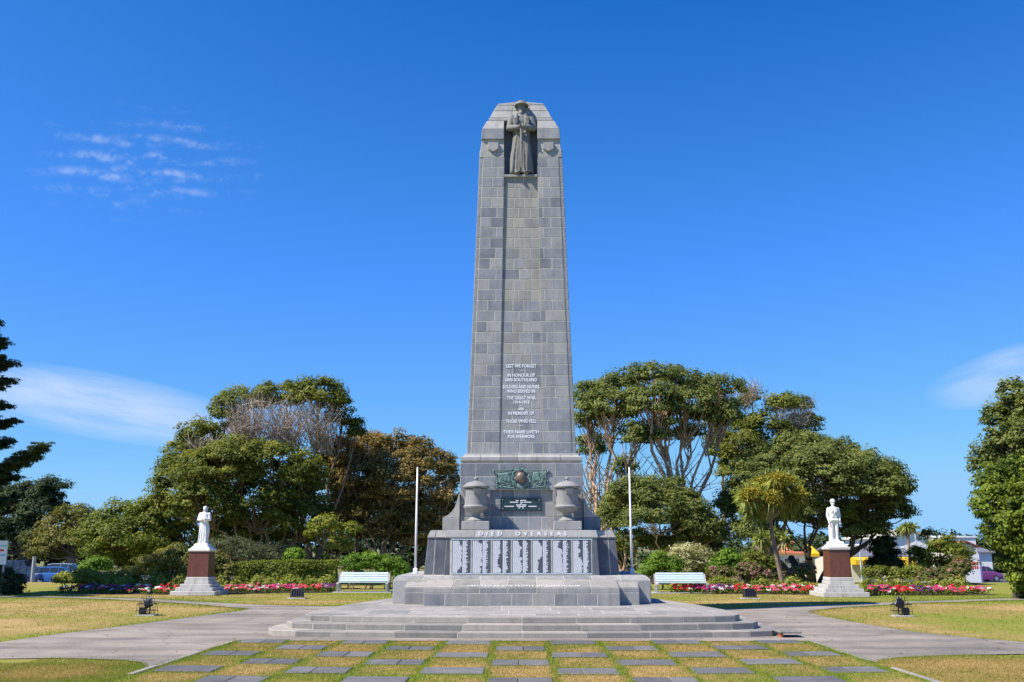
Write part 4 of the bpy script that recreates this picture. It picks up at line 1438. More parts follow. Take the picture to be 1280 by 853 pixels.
# --- the figures
def figure(kind, loc, H, mat, name, parent, voxel):
    """a standing carved person, one continuous body; built 1.8 m tall facing -y, then scaled to H"""
    k = H / 1.8
    b = MB()

    def tr(p): return (p[0], p[1], p[2])
    def skirt(levels, seg=22, pleat=0.0, npl=11):
        vs, fs = [], []
        for (z, rx, ry, yo) in levels:
            for j in range(seg):
                t = 2 * math.pi * j / seg
                m = 1 + pleat * math.sin(npl * t + z) * max(0, (1.0 - z))
                vs.append((rx * m * math.cos(t), yo + ry * m * math.sin(t), z))
        n = len(levels)
        for i in range(n - 1):
            for j in range(seg):
                j2 = (j + 1) % seg
                fs.append((i * seg + j, i * seg + j2, (i + 1) * seg + j2, (i + 1) * seg + j))
        fs += [tuple(range(seg - 1, -1, -1)), tuple((n - 1) * seg + j for j in range(seg))]
        b.add(vs, fs)
    def head(z, tilt=0.0):
        b.limb((0, .01, z - .22), (0, -.005, z - .10), .062, .058)
        b.ell((0, 0, z), (.082, .098, .118), sub=3)                    # skull
        b.ell((0, -.035, z - .055), (.062, .065, .07), sub=2)          # jaw
        b.ell((0, -.078, z - .098), (.024, .020, .020))                 # chin
        b.limb((0, -.092, z + .015), (0, -.112, z - .028), .010, .016, 8)   # nose
        for s in (-1, 1):
            b.ell((s * .035, -.083, z + .03), (.026, .014, .011))      # brow
            b.ell((s * .032, -.086, z + .008), (.013, .010, .008))     # eye
            b.ell((s * .045, -.07, z - .03), (.022, .022, .022))       # cheek
            b.ell((s * .083, .012, z - .005), (.012, .024, .034))      # ear
        b.ell((0, -.094, z - .060), (.026, .012, .007))                # lips
        b.ell((0, -.094, z - .071), (.022, .012, .007))
    def hand(p, d, side, curl=.5):
        """palm, four bent fingers and a thumb; p wrist, d direction the fingers point"""
        p, d = Vector(p), Vector(d).normalized()
        w = d.cross(Vector((0, 1, 0)))
        w = w.normalized() if w.length > .2 else Vector((1, 0, 0))
        nrm = w.cross(d)
        b.ell(p + d * .045, (.036, .036, .036))
        for i, l in enumerate((.065, .075, .07, .055)):
            o_ = w * (i - 1.5) * .021
            k1 = p + d * .085 + o_
            k2 = k1 + (d * (1 - curl * .5) - nrm * curl * .6).normalized() * l * .55
            k3 = k2 + (d * (1 - curl) - nrm * curl).normalized() * l * .5
            b.limb(p + d * .05 + o_ * .8, k1, .013, .0115, 6)
            b.limb(k1, k2, .0115, .0105, 6)
            b.limb(k2, k3, .0105, .009, 6)
        t0 = p + d * .03 + w * side * .034
        b.limb(t0, t0 + d * .05 + w * side * .018 - nrm * .02, .014, .010, 6)

    if kind == 'greatcoat':
        skirt([(.05, .285, .15, 0), (.30, .275, .15, 0), (.60, .245, .145, 0), (.86, .205, .14, 0), (1.00, .195, .14, 0), (1.12, .205, .145, 0), (1.30, .235, .15, 0), (1.42, .225, .135, .01), (1.49, .15, .10, .02), (1.54, .08, .075, .02)], pleat=.10)
        for x in (-.19, -.11, -.045, .05, .13, .20):
            b.tube([(x * .55, -.125, .98), (x * .9, -.135, .5), (x * 1.1, -.14, .06)], [.018, .03, .036], 8)
        b.tube([(-.19, 0, 1.0), (-.1, -.135, 1.0), (.1, -.135, 1.0), (.19, 0, 1.0), (.1, .13, 1.0), (-.1, .13, 1.0), (-.19, 0, 1.0)], .024, 8)   # belt
        for s in (-1, 1):
            b.limb((s * .215, .01, 1.42), (s * .275, -.05, 1.14), .092, .078)
            b.limb((s * .275, -.05, 1.14), (s * .075, -.235, 1.085), .075, .055)
            b.ell((s * .265, -.06, 1.13), (.085, .085, .075))
            hand((s * .07, -.245, 1.085), (-s * .75, -.25, .12), s, .6)
            b.tube([(s * .10, -.14, 1.47), (s * .13, -.165, 1.2), (s * .11, -.15, 1.02)], .020, 7)       # straps
            for z in (1.32, 1.22):
                b.box(s * .13 - .05, s * .13 + .05, -.20, -.13, z - .04, z + .04)                         # pouches
            b.ell((s * .10, -.12, .03), (.055, .12, .045))                                                # boots
        b.tube([(-.09, -.02, 1.52), (0, -.10, 1.505), (.09, -.02, 1.52), (0, .07, 1.53), (-.09, -.02, 1.52)], .034, 8)   # collar
        b.tube([(0, -.255, 1.12), (0, -.262, .75), (0, -.25, .1)], [.042, .034, .024], 10)              # reversed rifle
        b.ell((0, -.258, 1.10), (.055, .045, .07))
        b.tube([(.02, -.27, .80), (.0, -.30, .72), (-.02, -.27, .66)], .012, 6)
        b.ell((.15, .12, 1.30), (.20, .05, .22))                                                          # cape behind
        b.ell((-.15, .12, 1.30), (.20, .05, .22))
        head(1.655)
        b.lathe((0, .005, 0), [(.10, 1.725), (.172, 1.696), (.176, 1.704), (.128, 1.742), (.118, 1.775), (.098, 1.81), (.058, 1.835), (.01, 1.842)], 28, 1.0, 1.12)   # steel helmet
    elif kind == 'robed':
        skirt([(.0, .24, .20, 0), (.25, .23, .19, 0), (.55, .215, .17, 0), (.85, .205, .155, 0), (1.05, .19, .145, 0), (1.25, .215, .15, 0), (1.40, .22, .135, .01), (1.47, .155, .10, .02), (1.52, .08, .07, .02)], pleat=.09, npl=9)
        for x in (-.14, -.05, .06, .15):
            b.tube([(x * .6, -.12, 1.0), (x, -.165, .5), (x * 1.15, -.185, .02)], [.016, .026, .03], 8)
        for s in (-1, 1):
            b.limb((s * .20, .01, 1.39), (s * .265, -.03, 1.12), .085, .072)
            b.limb((s * .265, -.03, 1.12), (s * .08, -.20, 1.14 + s * .03), .07, .048)
            hand((s * .08, -.205, 1.145 + s * .03), (-s, -.1, .05), s, .4)
            b.ell((s * .09, -.13, .03), (.055, .11, .04))
        b.ell((.10, .02, .55), (.17, .16, .5))
        head(1.64)
        b.ell((0, .02, 1.70), (.098, .11, .085), sub=3)
        b.ell((0, .07, 1.60), (.085, .07, .12))
    else:                                                              # trooper in tunic, hands low, feet apart
        b.lathe((0, 0, 0), [(.19, .84), (.205, .90), (.185, 1.0), (.175, 1.06), (.195, 1.16), (.218, 1.28), (.215, 1.38), (.15, 1.46), (.07, 1.50)], 22, 1.0, .68)
        for s in (-1, 1):
            b.limb((s * .095, 0, .88), (s * .105, -.015, .50), .105, .075)
            b.limb((s * .105, -.015, .50), (s * .115, .015, .09), .078, .050)
            b.ell((s * .108, .02, .34), (.072, .075, .13))
            b.ell((s * .12, -.07, .035), (.052, .13, .042))
            b.limb((s * .205, .01, 1.385), (s * .262, .02, 1.10), .075, .060)
            b.limb((s * .262, .02, 1.10), (s * .235, -.07, .86), .058, .042)
            hand((s * .232, -.075, .85), (-s * .1, -.12, -1), s, .45)
            b.tube([(s * .06, -.135, 1.43), (s * .02, -.155, 1.2), (-s * .10, -.14, 1.03)], .014, 6)
            b.box(s * .09 - .035, s * .09 + .035, -.17, -.12, 1.24, 1.32)
            b.ell((s * .19, 0, 1.42), (.07, .07, .03))
        b.tube([(-.175, 0, 1.03), (-.1, -.122, 1.03), (.1, -.122, 1.03), (.175, 0, 1.03), (.1, .12, 1.03), (-.1, .12, 1.03), (-.175, 0, 1.03)], .02, 8)
        b.tube([(-.17, -.06, .90), (.17, -.06, .90)], .09, 8)
        b.limb((.0, .12, .0), (.0, .12, .62), .14, .09)                # stump behind the legs
        b.tube([(-.20, .05, .0), (-.20, .05, .7)], [.05, .04], 8)
        head(1.635)
        b.lathe((0, 0, 0), [(.09, 1.695), (.122, 1.685), (.124, 1.695), (.106, 1.712), (.105, 1.75), (.085, 1.79), (.04, 1.815), (.005, 1.82)], 24, 1.0, 1.15)
    b.v = [(loc[0] + x * k, loc[1] + y * k, loc[2] + z * k) for x, y, z in b.v]
    o = b.obj(name, mat, parent, loc=loc)
    return remeshed(o, voxel, 2)


sol = figure('greatcoat', (.02, 24.07, NB + .003), 2.13, M['figure'], 'soldier_figure', mon, .017)
sol['label'] = 'carved soldier in greatcoat and steel helmet, hands folded on a reversed rifle'

# ================================================================== STATUES ON PEDESTALS
def pedestal(cx, cy, kind, label, flabel):
    r = root('statue_on_pedestal', (cx, cy, 0), label, 'statue', 'white statues on red granite pedestals')
    zs_ = [(0.0, .15, .76), (.153, .115, .635), (.271, .115, .525), (.389, .115, .415)]
    for z, h, hw in zs_:
        for (a, b) in ((-hw, -.12 * hw), (-.12 * hw, hw)):
            MB().box(cx + a + .002, cx + b - .002, cy - hw, cy + hw, z, z + h, .012).obj('step_stone', M['white_granite'], r)
    MB().box(cx - .385, cx + .385, cy - .385, cy + .385, .507, .62, .014).obj('base_block', M['white_granite'], r)
    MB().frus((cx - .365, cx + .365, cy - .365, cy + .365), .623, (cx - .335, cx + .335, cy - .335, cy + .335), 1.50, .008).obj('die', M['red_granite'], r)
    MB().box(cx - .375, cx + .375, cy - .375, cy + .375, 1.503, 1.60, .02).obj('cap', M['white_granite'] if kind == 'trooper' else M['marble'], r)
    mb = MB().frus((cx - .335, cx + .335, cy - .335, cy + .335), 1.603, (cx - .25, cx + .25, cy - .25, cy + .25), 1.70, .02)
    mb.frus((cx - .26, cx + .26, cy - .26, cy + .26), 1.69, (cx - .21, cx + .21, cy - .21, cy + .21), 1.79, .03)
    mb.obj('plinth_block', M['marble'], r)
    fo = figure(kind, (cx, cy, 1.785), 1.34 if kind == 'robed' else 1.40, M['marble'], 'figure', r, .014)
    fo['label'] = flabel
    if kind == 'robed':
        r.scale = (1, 1, .965)


pedestal(-11.05, 33.92, 'robed', 'white marble robed figure with folded arms on a red granite pedestal', 'white marble figure in long folds with arms folded')
pedestal(10.55, 33.09, 'trooper', 'white marble trooper with legs apart on a red granite pedestal near yellow awnings', 'white marble soldier in tunic and hat with arms at his sides')


# ================================================================== FLAGPOLES, BENCHES, LAMPS
def flagpole(x, label):
    r = root('flagpole', (x, 23.75, .958), label, 'flagpole', 'white flagpoles beside the cenotaph')
    MB().box(x - .052, x + .052, 23.70, 23.80, .962, 1.10, .01).obj('socket', M['pole'], r)
    p = MB().tube([(x, 23.75, 1.0), (x + .0, 23.75, 2.2), (x, 23.75, 3.50)], [.029, .026, .018], 14).obj('pole', M['pole'], r, smooth=True)
    MB().lathe((x, 23.75, 3.50), [(.017, 0), (.021, .005), (.021, .014), (.012, .022), (.003, .026)], 14).obj('truck', M['pole'], r, smooth=True)
    MB().tube([(x + .045, 23.73, 1.5), (x + .06, 23.72, 1.55), (x + .06, 23.72, 1.65), (x + .045, 23.73, 1.70)], .006, 6).obj('cleat', M['iron'], r)


flagpole(-2.56, 'white flagpole against the brown trees on the side of the robed statue')
flagpole(2.65, 'white flagpole in front of the open branched gum on the trooper statue side')


def bench(cx, cy, rot, label):
    r = root('park_bench', (cx, cy, 0), label, 'bench', 'pale blue slatted benches')
    W = .86
    for s in (-1, 1):
        pts = [(.0, -.30), (.0, -.18), (.36, -.14), (.36, .06), (.0, .12), (.0, .26), (.42, .20), (.86, .34), (.86, .27), (.46, .09), (.46, -.32), (.40, -.36)]
        pts = [(z, y) for z, y in pts]
        n = len(pts)
        x0, x1 = s * (W + .02) - .04, s * (W + .02) + .04
        vs = [(cx + x0, cy + y, z) for z, y in pts] + [(cx + x1, cy + y, z) for z, y in pts]
        tri = tessellate_polygon([[Vector((y, z, 0)) for z, y in pts]])
        fs = [tuple(t) for t in tri] + [tuple(i + n for i in reversed(t)) for t in tri] + [(i, (i + 1) % n, n + (i + 1) % n, n + i) for i in range(n)]
        o = MB().add(vs, fs).obj('end_frame', M['concrete'], r)
        bm = bmesh.new(); bm.from_mesh(o.data); bmesh.ops.recalc_face_normals(bm, faces=bm.faces); bm.to_mesh(o.data); bm.free()
    for (z, y, a) in ((.475, -.29, 0), (.472, -.175, 0), (.470, -.06, 0), (.468, .05, 0)):
        MB().box(cx - W, cx + W, cy + y - .045, cy + y + .045, z - .018, z + .018, .006).obj('slat', M['bench'], r)
    for k in range(4):
        z, y = .56 + k * .105, .125 + k * .045
        MB().frus((cx - W, cx + W, cy + y - .018, cy + y + .018), z - .042, (cx - W, cx + W, cy + y + .02, cy + y + .055), z + .042, .005).obj('slat', M['bench'], r)
    MB().box(cx - W - .2, cx + W + .2, cy - .45, cy + .45, -.02, .035, .01).obj('footing', M['concrete'], r)
    r.scale = (1, 1, .76)


bench(-5.72, 35.75, 0, 'pale blue slatted bench by the bright green clipped shrub')
bench(5.68, 35.35, 0, 'pale blue slatted bench below the cream variegated shrub')


def caged_lamp(cx, cy, s, face, label, cage=True, grp='caged floodlights on the lawn'):
    """a floodlight tilted up at the monument inside a wire cage on a pale slab"""
    r = root('floodlight', (cx, cy, 0), label, 'floodlight', grp)
    MB().box(cx - .30 * s, cx + .34 * s, cy - .22 * s, cy + .22 * s, -.02, .035, .01).obj('footing', M['concrete'], r)
    c = Vector((cx - .04 * s * face, cy, .33 * s))
    ax = Vector((-face * .80, .35, .42)).normalized()
    h = MB().tube([c - ax * .15 * s, c - ax * .10 * s, c + ax * .07 * s, c + ax * .10 * s], [.07 * s, .115 * s, .135 * s, .14 * s], 16)
    ho = h.obj('lamp_head', M['iron'], r)
    smooth_by_angle(ho, 40)
    MB().tube([c + ax * .101 * s, c + ax * .112 * s], [.125 * s, .11 * s], 16).obj('lens', M['lens'], ho)
    y = MB()
    for d in (-1, 1):
        y.tube([(cx - .04 * s * face, cy + d * .15 * s, .05), (cx - .04 * s * face, cy + d * .15 * s, .33 * s)], .014, 6)
    y.tube([(cx - .04 * s * face, cy - .15 * s, .05), (cx - .04 * s * face, cy + .15 * s, .05)], .014, 6)
    y.obj('yoke', M['iron'], r)
    MB().box(cx + face * .14 * s - .09 * s, cx + face * .14 * s + .09 * s, cy - .09 * s, cy + .09 * s, .036, .22 * s, .01).obj('gear_box', M['iron'], r)
    if cage:
        g = MB()
        for k in range(7):
            x = -.29 * s + .58 * s * k / 6
            top = .56 * s * math.sqrt(max(.12, 1 - (x / (.36 * s)) ** 2))
            g.tube([(cx + x, cy - .20 * s, .03), (cx + x, cy - .20 * s, top * .62), (cx + x * .85, cy - .08 * s, top), (cx + x * .85, cy + .08 * s, top), (cx + x, cy + .20 * s, top * .62), (cx + x, cy + .20 * s, .03)], .0075, 5)
        for zf in (.14, .30):
            z = zf * s
            g.tube([(cx - .30 * s, cy - .20 * s, z), (cx + .30 * s, cy - .20 * s, z), (cx + .30 * s, cy + .20 * s, z), (cx - .30 * s, cy + .20 * s, z), (cx - .30 * s, cy - .20 * s, z)], .007, 5)
        g.obj('wire_cage', M['iron'], r)
    r.scale = (.70, .70, .92)


caged_lamp(8.95, 23.55, 1.0, 1, 'wire caged floodlight on the dry lawn, farthest from the robed statue')
caged_lamp(-8.92, 23.6, 1.0, -1, 'dark caged floodlight on the dry lawn in front of the robed statue')


def ground_lamp(cx, cy, label):
    r = root('floodlight', (cx, cy, 0), label, 'floodlight', 'small ground floodlights by the flower beds')
    MB().box(cx - .3, cx + .3, cy - .2, cy + .2, -.02, .03, .008).obj('footing', M['concrete'], r)
    h = MB().frus((cx - .19, cx + .19, cy - .10, cy + .10), .06, (cx - .16, cx + .16, cy - .02, cy + .16), .31, .015).obj('lamp_head', M['iron'], r)
    for k in range(5):
        x = cx - .15 + k * .075
        MB().frus((x - .008, x + .008, cy - .125, cy - .09), .07, (x - .008, x + .008, cy - .05, cy - .015), .30).obj('fin', M['iron'], h)
    MB().tube([(cx - .21, cy, .03), (cx - .21, cy, .20), (cx + .21, cy, .20), (cx + .21, cy, .03)], .014, 6).obj('yoke', M['iron'], r)


ground_lamp(-7.1, 31.3, 'small black ground floodlight before the red flowers beside the pale hedge')
ground_lamp(7.2, 31.4, 'small black ground floodlight before the pink flowers near the cabbage tree')

# ================================================================== PLANTS
def unit(v):
    return v / np.maximum(1e-9, np.linalg.norm(v, axis=-1, keepdims=True))


def leaf_quads(c, n, ln, wd, tone, droop=None):
    """leaf shaped faces: c centres, n facing, ln length, wd width; a bent diamond of two triangles each"""
    k = len(c)
    r = rng.normal(size=(k, 3))
    t = unit(np.cross(n, r))
    if droop is not None:
        t = unit(t + droop)
    b = unit(np.cross(n, t))
    ln, wd = np.asarray(ln)[:, None], np.asarray(wd)[:, None]
    v = np.empty((k, 4, 3))
    v[:, 0] = c - t * ln * .5
    v[:, 1] = c + b * wd * .5 + n * wd * .12
    v[:, 2] = c + t * ln * .5
    v[:, 3] = c - b * wd * .5 + n * wd * .12
    return v.reshape(-1, 3), np.arange(4 * k).reshape(-1, 4), np.repeat(tone, 4)


def clump_points(centre, rad, n_sub, sub_r, n_leaf, bottom=-.35, flat=.7, shell=.55, up=.5, upr=None):
    """leaf places for one bough: tufts spread through the outer shell of an ellipsoid"""
    d = unit(rng.normal(size=(n_sub * 3, 3)))
    d = d[d[:, 2] > bottom][:n_sub]
    m = len(d)
    rr = (shell + (1 - shell) * rng.random(m)) ** .8
    sc = np.asarray(centre) + d * rr[:, None] * np.asarray(rad)
    sr = sub_r * rng.uniform(.6, 1.35, m)
    tt_ = rng.normal(.45, .2, m)
    idx = np.repeat(np.arange(m), n_leaf)
    o = unit(rng.normal(size=(len(idx), 3))) * (rng.random(len(idx)) ** .45)[:, None]
    o[:, 2] = np.abs(o[:, 2]) * 1.1 - .25
    p = sc[idx] + o * sr[idx][:, None] * np.array([1, 1, flat])
    nn = unit(o * .9 + d[idx] * .5 + np.array([0, 0, up]) + rng.normal(size=o.shape) * .45)
    tone = np.clip(tt_[idx] + rng.normal(0, .15, len(idx)) + .24 * (o[:, 2] - .2), 0, 1)  # tone rises toward tuft tops: newer growth, with sunlit tops painted in
    return p, nn, tone, sc


class Tree:
    def __init__(self, name, base, label, cat='tree', group=None):
        self.r = root(name, base, label, cat, group)
        self.base = Vector(base)
        self.P, self.N, self.T, self.L = [], [], [], []
        self.wood = MB()
        self.twig = MB()
        self.subs = []
    def bough(self, c, rad, n_sub, sub_r, n_leaf, leaf, **k):
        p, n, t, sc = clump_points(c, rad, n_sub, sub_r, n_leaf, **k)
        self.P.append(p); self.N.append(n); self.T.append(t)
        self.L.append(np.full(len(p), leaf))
        self.subs.append((Vector(c), sc))
        return self
    def limb(self, pts, r0, r1, seg=6, jit=.0):
        """a tapering bough along pts with a little wander"""
        pts = [Vector(p) for p in pts]
        out = [pts[0]]
        for i in range(len(pts) - 1):
            for k in range(1, 4):
                q = pts[i].lerp(pts[i + 1], k / 3)
                if not (i == len(pts) - 2 and k == 3):
                    q += Vector(rng.normal(0, jit, 3).tolist())
                out.append(q)
        n = len(out)
        self.wood.tube(out, [r0 + (r1 - r0) * (i / (n - 1)) ** .8 for i in range(n)], seg, cap=False)
        return out
    def done(self, leafm, barkm, crown='crown', trunk='trunk', asp=.5, leafvar=.35, twigm=None):
        if self.wood.v:
            self.wood.obj(trunk, M[barkm], self.r, smooth=True)
        if self.twig.v:
            o = self.twig.obj('bare_twigs', M[twigm or 'twig'], self.r)
            o['kind'] = 'stuff'
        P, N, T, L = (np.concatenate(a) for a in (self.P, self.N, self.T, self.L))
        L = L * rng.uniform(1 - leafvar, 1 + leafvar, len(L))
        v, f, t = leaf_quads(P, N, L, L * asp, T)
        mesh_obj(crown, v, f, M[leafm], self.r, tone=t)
        return self.r


def branch_tree(name, Y, base_px, clumps, label, leafm, barkm, leaf=.2, dens=1.0, sub_r=.62, trunk_r=.28, stems=1, fork=.35, group=None, twiggy=(),
                asp=.5, flat=.8, up=.55, bottom=-.55, jit=.10, shell=.5, subl=.4, n_leaf=105, cat='tree', lift=1.0, full=1.22):
    """a spreading tree: clumps are (px, py, rx, ry[, dy]) read at distance Y; limbs run from the stems to every clump"""
    bx, _, _ = at(base_px[0], base_px[1], Y)
    t = Tree(name, (bx, Y, gz(Y)), label, cat, group)
    m = mpp(Y)
    cl = []
    for c in clumps:
        px, py, rx, ry = c[:4]
        dy = c[4] if len(c) > 4 else rng.uniform(-1.2, 1.2)
        w = at(px, py, Y)
        rx, ry = rx * 1.06, ry * full
        cl.append((Vector((w.x, Y + dy, w.z)), (rx * m, max(rx, ry) * m * .9, ry * m)))
    zt = min(c.z - r[2] for c, r in cl)
    zf = max(.5, zt * fork)
    stem = []
    for k in range(stems):
        a = 2 * math.pi * k / max(1, stems) + .6
        off = 0 if stems == 1 else trunk_r * 1.6
        p0 = Vector((bx + math.cos(a) * off, Y + math.sin(a) * off, gz(Y) - .06))
        p1 = Vector((bx + math.cos(a) * off * 2.6, Y + math.sin(a) * off * 2.6, zf))
        r_ = trunk_r / (1 if stems == 1 else stems ** .5)
        t.limb([p0, p1], r_ * 1.25, r_ * .85, 8, jit * .4)
        stem.append((p1, r_ * .85))
    for (c, r) in cl:
        p1, r_ = min(stem, key=lambda s_: (s_[0].xy - c.xy).length + rng.random())
        mid = p1.lerp(c, .5) + Vector((0, 0, -.10 * (c - p1).length * lift))
        rb = r_ * rng.uniform(.38, .6)
        tip = c + Vector((0, 0, -r[2] * .35))
        t.limb([p1, mid, tip], rb, rb * .32, 6, jit)
        vol = r[0] * r[2]
        ns = max(8, int(dens * 9 * vol / (sub_r * sub_r)))
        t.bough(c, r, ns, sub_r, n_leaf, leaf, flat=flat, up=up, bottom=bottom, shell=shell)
        _, sc = t.subs[-1]
        for q in sc[rng.random(len(sc)) < subl]:
            q = Vector(q.tolist())
            s0 = tip.lerp(mid, rng.random() * .5)
            mid2 = s0.lerp(q, .55) + Vector((0, 0, -.12 * (q - s0).length))
            t.wood.tube([s0, mid2, q], [rb * .26, rb * .16, .012], 4, cap=False)
    for (px, py, rx, ry, n, rad) in twiggy:                      # bare fans of twigs where the foliage has died back
        c = at(px, py, Y - 1.0)
        foot = c + Vector((0, .6, -ry * m * 1.3))
        for _ in range(n):
            q = c + Vector((rng.uniform(-1, 1) * rx * m, rng.uniform(-1.2, .8), rng.uniform(-.6, 1) * ry * m))
            s0 = foot + Vector((rng.normal(0, rx * m * .3), rng.normal(0, .3), rng.normal(0, .2)))
            md = s0.lerp(q, .5) + Vector((rng.normal(0, .12), 0, rng.normal(0, .10)))
            t.twig.tube([s0, md, q], [rad, rad * .6, rad * .25], 3, cap=False)
            for _ in range(3):
                e = md.lerp(q, rng.random()) + Vector((0, 0, 0))
                t.twig.tube([e, e + Vector(rng.normal(0, .30, 3).tolist()) + Vector((0, 0, .25))], [rad * .4, rad * .15], 3, cap=False)
    return t.done(leafm, barkm, asp=asp)


# ---- left of the monument
branch_tree('macrocarpa_tree', 46, (338, 712),
            [(300, 499, 30, 15), (350, 490, 46, 14), (398, 497, 40, 18), (425, 518, 22, 20), (276, 520, 20, 22), (440, 535, 8, 10),
             (245, 548, 34, 22), (222, 575, 23, 20), (212, 588, 14, 12), (262, 590, 40, 24),
             (318, 574, 42, 15, -3.0), (300, 594, 48, 24, -3.4), (360, 590, 46, 28, -2.6), (388, 610, 30, 30, -1.5), (240, 625, 34, 28, -2.0), (285, 635, 38, 30, -3.6),
             (340, 640, 50, 34, -2.4), (225, 655, 26, 24, -1.4), (385, 655, 38, 36, -1.2), (300, 676, 40, 22, -1.5)],
            'tallest spreading macrocarpa with a flat crown and bare grey twigs in its middle', 'macro', 'bark', leaf=.15, sub_r=.50, trunk_r=.5, stems=3, dens=1.0,
            twiggy=[(308, 526, 26, 30, 150, .028), (352, 526, 40, 28, 170, .026), (400, 528, 26, 24, 110, .024), (262, 566, 28, 20, 90, .026), (300, 630, 30, 24, 40, .03), (350, 620, 30, 24, 40, .03)])
branch_tree('macrocarpa_tree', 50, (480, 712),
            [(428, 572, 28, 22), (462, 562, 34, 16), (500, 565, 38, 18), (535, 580, 30, 22), (558, 600, 18, 20), (420, 600, 24, 26), (455, 600, 34, 28, -1.5), (500, 608, 40, 30, -2),
             (548, 640, 26, 30), (435, 645, 34, 34), (480, 650, 40, 36, -1.0), (525, 660, 40, 34, -1.0), (570, 650, 18, 26)],
            'browned tree with rusty foliage close beside the white flagpole and monument', 'brown', 'bark', leaf=.15, sub_r=.50, trunk_r=.45, stems=3,
            twiggy=[(438, 600, 22, 40, 90, .034), (500, 610, 24, 44, 90, .032), (548, 630, 20, 30, 70, .03), (465, 590, 16, 30, 50, .03)])
branch_tree('small_tree', 42.5, (419, 713), [(408, 655, 17, 8), (432, 662, 15, 8), (424, 680, 14, 8), (398, 668, 8, 5)],
            'small layered yellow green tree standing before the browned tree', 'lime', 'bark', leaf=.14, sub_r=.34, trunk_r=.09, n_leaf=60, fork=.8)
branch_tree('broadleaf_tree', 45, (165, 716), [(160, 645, 32, 17), (195, 650, 30, 20), (135, 668, 28, 18), (172, 672, 40, 22, -1.5), (205, 682, 30, 22, -.8), (140, 695, 34, 18), (185, 702, 34, 16)],
            'rounded mid green tree between the brown olive tree and the tallest macrocarpa', 'green', 'dark_bark', leaf=.155, sub_r=.52, trunk_r=.3)
branch_tree('broadleaf_tree', 104, (88, 716), [(92, 646, 26, 12), (72, 660, 28, 15), (105, 664, 26, 16), (50, 678, 24, 12), (85, 682, 36, 15), (118, 688, 22, 15), (58, 694, 28, 9)],
            'brown tinged olive tree rising behind the parked cars', 'olive', 'bark', leaf=.30, sub_r=.95, trunk_r=.5, dens=.8)
branch_tree('macrocarpa_tree', 122, (30, 716), [(66, 610, 20, 9), (45, 616, 26, 11), (20, 622, 26, 14), (-8, 630, 26, 18), (50, 640, 28, 16), (10, 655, 36, 22), (72, 628, 16, 8), (-25, 660, 30, 30), (40, 668, 26, 18)],
            'dark flat topped macrocarpa in the distance behind the layered pine', 'dark', 'dark_bark', leaf=.36, sub_r=1.1, trunk_r=.7, dens=.9)


def pine():
    """layered conifer: whorls of boughs carrying flat sprays"""
    Y = 33.0
    bx = at(-52, 600, Y).x
    t = Tree('layered_pine', (bx, Y, 0), 'dark layered pine with horizontal boughs cut by the edge of the picture')
    H = at(0, 388, Y).z
    t.limb([(bx, Y, -.1), (bx + .1, Y, H * .5), (bx, Y, H)], .36, .04, 9, .03)
    z = 3.1
    while z < H - .3:
        f = (H - z) / (H - 3.1)
        R0 = .40 + 1.75 * min(1, f * 1.3) * rng.uniform(.6, 1.25)
        n = 7
        a0 = rng.uniform(0, 6.28)
        for k in range(n):
            a = a0 + 2 * math.pi * k / n + rng.normal(0, .15)
            L = R0 * rng.uniform(.6, 1.25)
            d = Vector((math.cos(a), math.sin(a), 0))
            p0 = Vector((bx, Y, z))
            p1 = p0 + d * L * .55 + Vector((0, 0, -.10 * L))
            p2 = p0 + d * L + Vector((0, 0, rng.uniform(.0, .22) * L))
            t.wood.tube([p0, p1, p2], [.05, .035, .012], 5, cap=False)
            ns = max(3, int(L * 4.5))
            for j in range(ns):
                u = .25 + .75 * (j + .5) / ns
                c = p0.lerp(p1, u / .55) if u < .55 else p1.lerp(p2, (u - .55) / .45)
                w = .34 * (1.25 - .45 * u)
                side = Vector((-d.y, d.x, 0))
                for s in (-1, 0, 1):
                    t.bough(c + side * s * w * .9 + Vector((0, 0, rng.normal(.03, .04))), (w, w, .12), 4, .17, 42, .15, flat=.55, up=.9, bottom=-.9, shell=.2)
        z += rng.uniform(.55, .95) * (.75 + .35 * f)
    t.done('dark', 'dark_bark', asp=.22)


pine()

# ---- right of the monument
branch_tree('gum_tree', 48, (800, 712),
            [(738, 496, 24, 18), (772, 484, 30, 18), (815, 474, 34, 14), (858, 482, 34, 16), (896, 490, 26, 16), (735, 525, 18, 24), (762, 516, 30, 22, -2), (808, 512, 36, 22, -2.4), (852, 514, 36, 20, -1.6),
             (888, 522, 28, 18, -1), (786, 552, 20, 16, -2.5), (822, 545, 26, 14, -2), (742, 556, 18, 16), (858, 545, 20, 12, -1), (905, 515, 20, 16), (775, 590, 12, 10, -2), (760, 640, 12, 12)],
            'broad gum tree with pale bare boughs and sky showing below its crown', 'gum', 'pale_bark', leaf=.155, sub_r=.5, trunk_r=.62, stems=4, fork=.36, bottom=-.5, jit=.24, subl=.8, lift=.35, full=1.16,
            twiggy=[(780, 590, 50, 26, 24, .045), (850, 590, 50, 30, 30, .04), (745, 600, 30, 40, 30, .05)])
branch_tree('round_tree', 44.5, (806, 714), [(790, 622, 32, 18), (826, 618, 36, 20), (852, 640, 28, 24), (772, 648, 24, 22), (812, 648, 46, 26, -1.5), (866, 668, 24, 22), (790, 680, 28, 14), (840, 680, 34, 14), (890, 660, 18, 20, 1.5), (905, 672, 18, 20, 2), (762, 684, 16, 14, .5), (884, 690, 26, 12, 1.5)],
            'dense dark green round tree on reddish trunks under the gum boughs', 'gum', 'pale_bark', leaf=.14, sub_r=.44, trunk_r=.3, stems=4, fork=.7, bottom=-.35)
